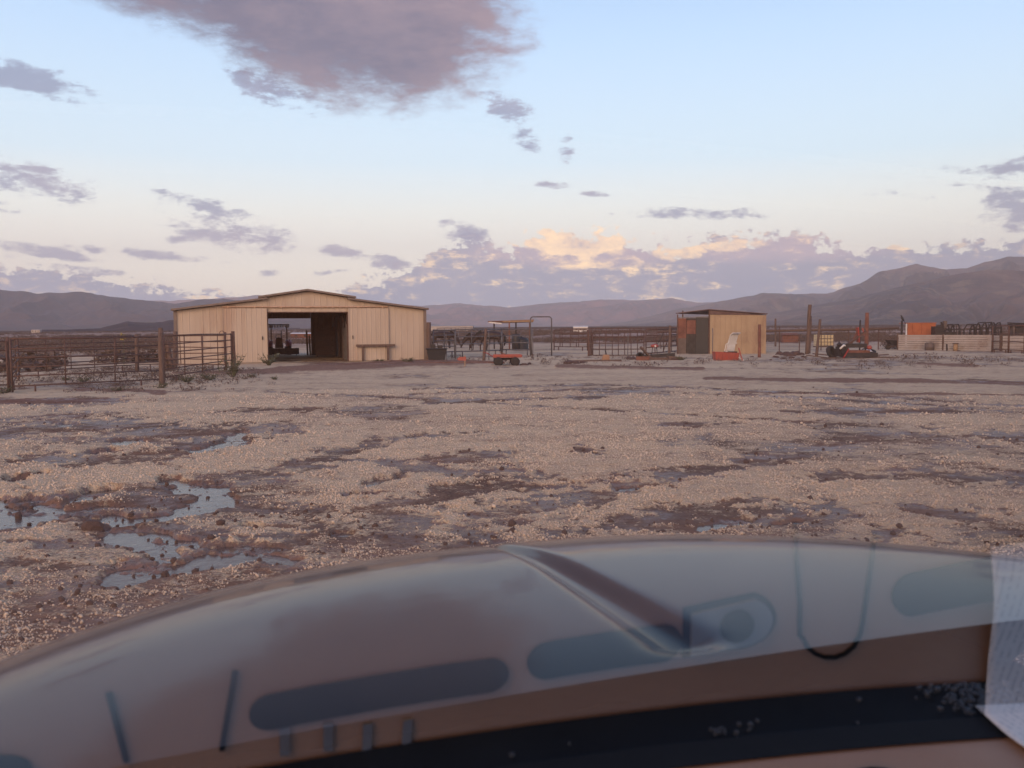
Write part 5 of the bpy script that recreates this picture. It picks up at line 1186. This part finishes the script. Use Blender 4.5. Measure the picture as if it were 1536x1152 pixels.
MB().tube([(x + DU, y + DV - (.030 if y > .84 else .018), DZ + .001) for x, y in ((.650, .700), (.660, .745), (.676, .800), (.685, .840), (.690, .854), (.698, .865), (.710, .873), (.724, .877), (.738, .876), (.750, .870), (.759, .860), (.763, .845), (.763, .820), (.758, .760), (.753, .705))], .0026, 8).build('tray_seam', mdark, car, True)
for a0_, a1_ in (((.028, .765), (.012, .86)), ((-.083, .765), (-.075, .85))):
    MB().tube([(a0_[0], a0_[1], DZ + .001), (a1_[0], a1_[1], DZ + .001)], .003, 6).build('dash_seam', mdark, car, True)
for u_, v_ in ((.074, .845), (.118, .849), (.159, .857), (.202, .859)):
    MB().box(u_ - .006, u_ + .004, v_, v_ + .036, DZ - .001, DZ + .003).build('pale_tab', mgrey, car)
# unseen roof, pillars, doors, rear wall, added to keep light off the dash
MB().box(-.60, 1.60, -1.9, -.06, 1.965, 2.02).build('roof', paint, car)
for u_ in (-.62, 1.60): MB().bar((u_, VB(u_) , WZ - .02), (u_, VB(u_) - 1.0, WZ + 1.0 * WA), .07, .06).build('pillar', paint, car)
for u_ in (-.66, 1.62): MB().box(u_, u_ + .05, -1.3, .62, .45, 1.14).build('door', paint, car)
MB().box(-.6, 1.6, .30, .36, .62, 1.10).build('dash_front', mdash, car)
MB().box(-.62, 1.62, -2.0, -1.9, .45, 2.0).build('rear_wall', paint, car)
MB().box(-.62, 1.62, -1.9, .3, .40, .46).build('floor_pan', mdark, car)
# paper on the dash
pm, nt, b = new_mat('printed_paper'); g = nt.nodes.new('ShaderNodeTexCoord'); v_ = X(nt, g.outputs['Object']); ax, ay, az_ = sep(nt, v_)
row = (ax * 620.0)._m('SINE').sm(0.1, 0.8); wrd = noise(nt, cmb(nt, ax * 99.0, ay * 150.0, 0.0), 1.0, 2, 0.6).sm(0.42, 0.55)
blk = noise(nt, cmb(nt, ax * 9.0, ay * 14.0, 1.0), 1.0, 1, 0.5).sm(0.35, 0.45)
nt.links.new(mixc(nt, row * wrd * blk * 0.4, (0.72, 0.64, 0.56), (0.25, 0.25, 0.27)).k, b.inputs['Base Color']); b.inputs['Roughness'].default_value = 0.7
pu, pv_ = np.linspace(0, .216, 20), np.linspace(0, .235, 24); PV, PU = np.meshgrid(pv_, pu, indexing='ij')
pa_ = math.radians(-14)
ex = (math.cos(pa_ + .0), math.sin(pa_)); ey = (math.sin(math.radians(16)), math.cos(math.radians(16)))
PX_ = PU * ex[0] + PV * ey[0]; PY_ = PU * ex[1] + PV * ey[1]; PZ_ = 0.004 + 0.010 * ((PU / .216 - .2) ** 2) + .004 * np.sin(PV * 30)
po_ = grid_mesh('paper_sheet', PX_, PY_, PZ_, pm)
po_.modifiers.new('thick', 'SOLIDIFY').thickness = 0.0006
c_, s_ = math.cos(CY), math.sin(CY)
ppu, ppv = .868, .630
po_.location = (ppu * c_ - ppv * s_, ppu * s_ + ppv * c_, DZ + .010); po_.rotation_euler = (0, 0, CY)
tag(po_, 'white printed paper lying on the dashboard at the right, mirrored in the windshield', 'paper')
# hailstones gathered at the foot of the glass
n = 1500
u_ = np.concatenate([rng.normal(.99, .035, n // 6), rng.uniform(.3, 1.2, n // 100), rng.normal(.60, .008, n // 150)]); v_ = VB(u_) + 0.012 + rng.random(len(u_)) * 0.10 * np.clip((u_ - .5) * 2.2, .3, 1)
ci = mat('wet_hail_ice', (0.13, 0.13, 0.135), (0.06, 0.06, 0.065), 0.3, scale=60, bump=0)
pts = np.stack([u_ * c_ - v_ * s_, u_ * s_ + v_ * c_, np.full_like(u_, WZ - .004)], -1)
inst('hail_on_cowl', pts, rng.uniform(.002, .0055, len(u_)), lump_mesh('cowl_hailstone', ci, .15))
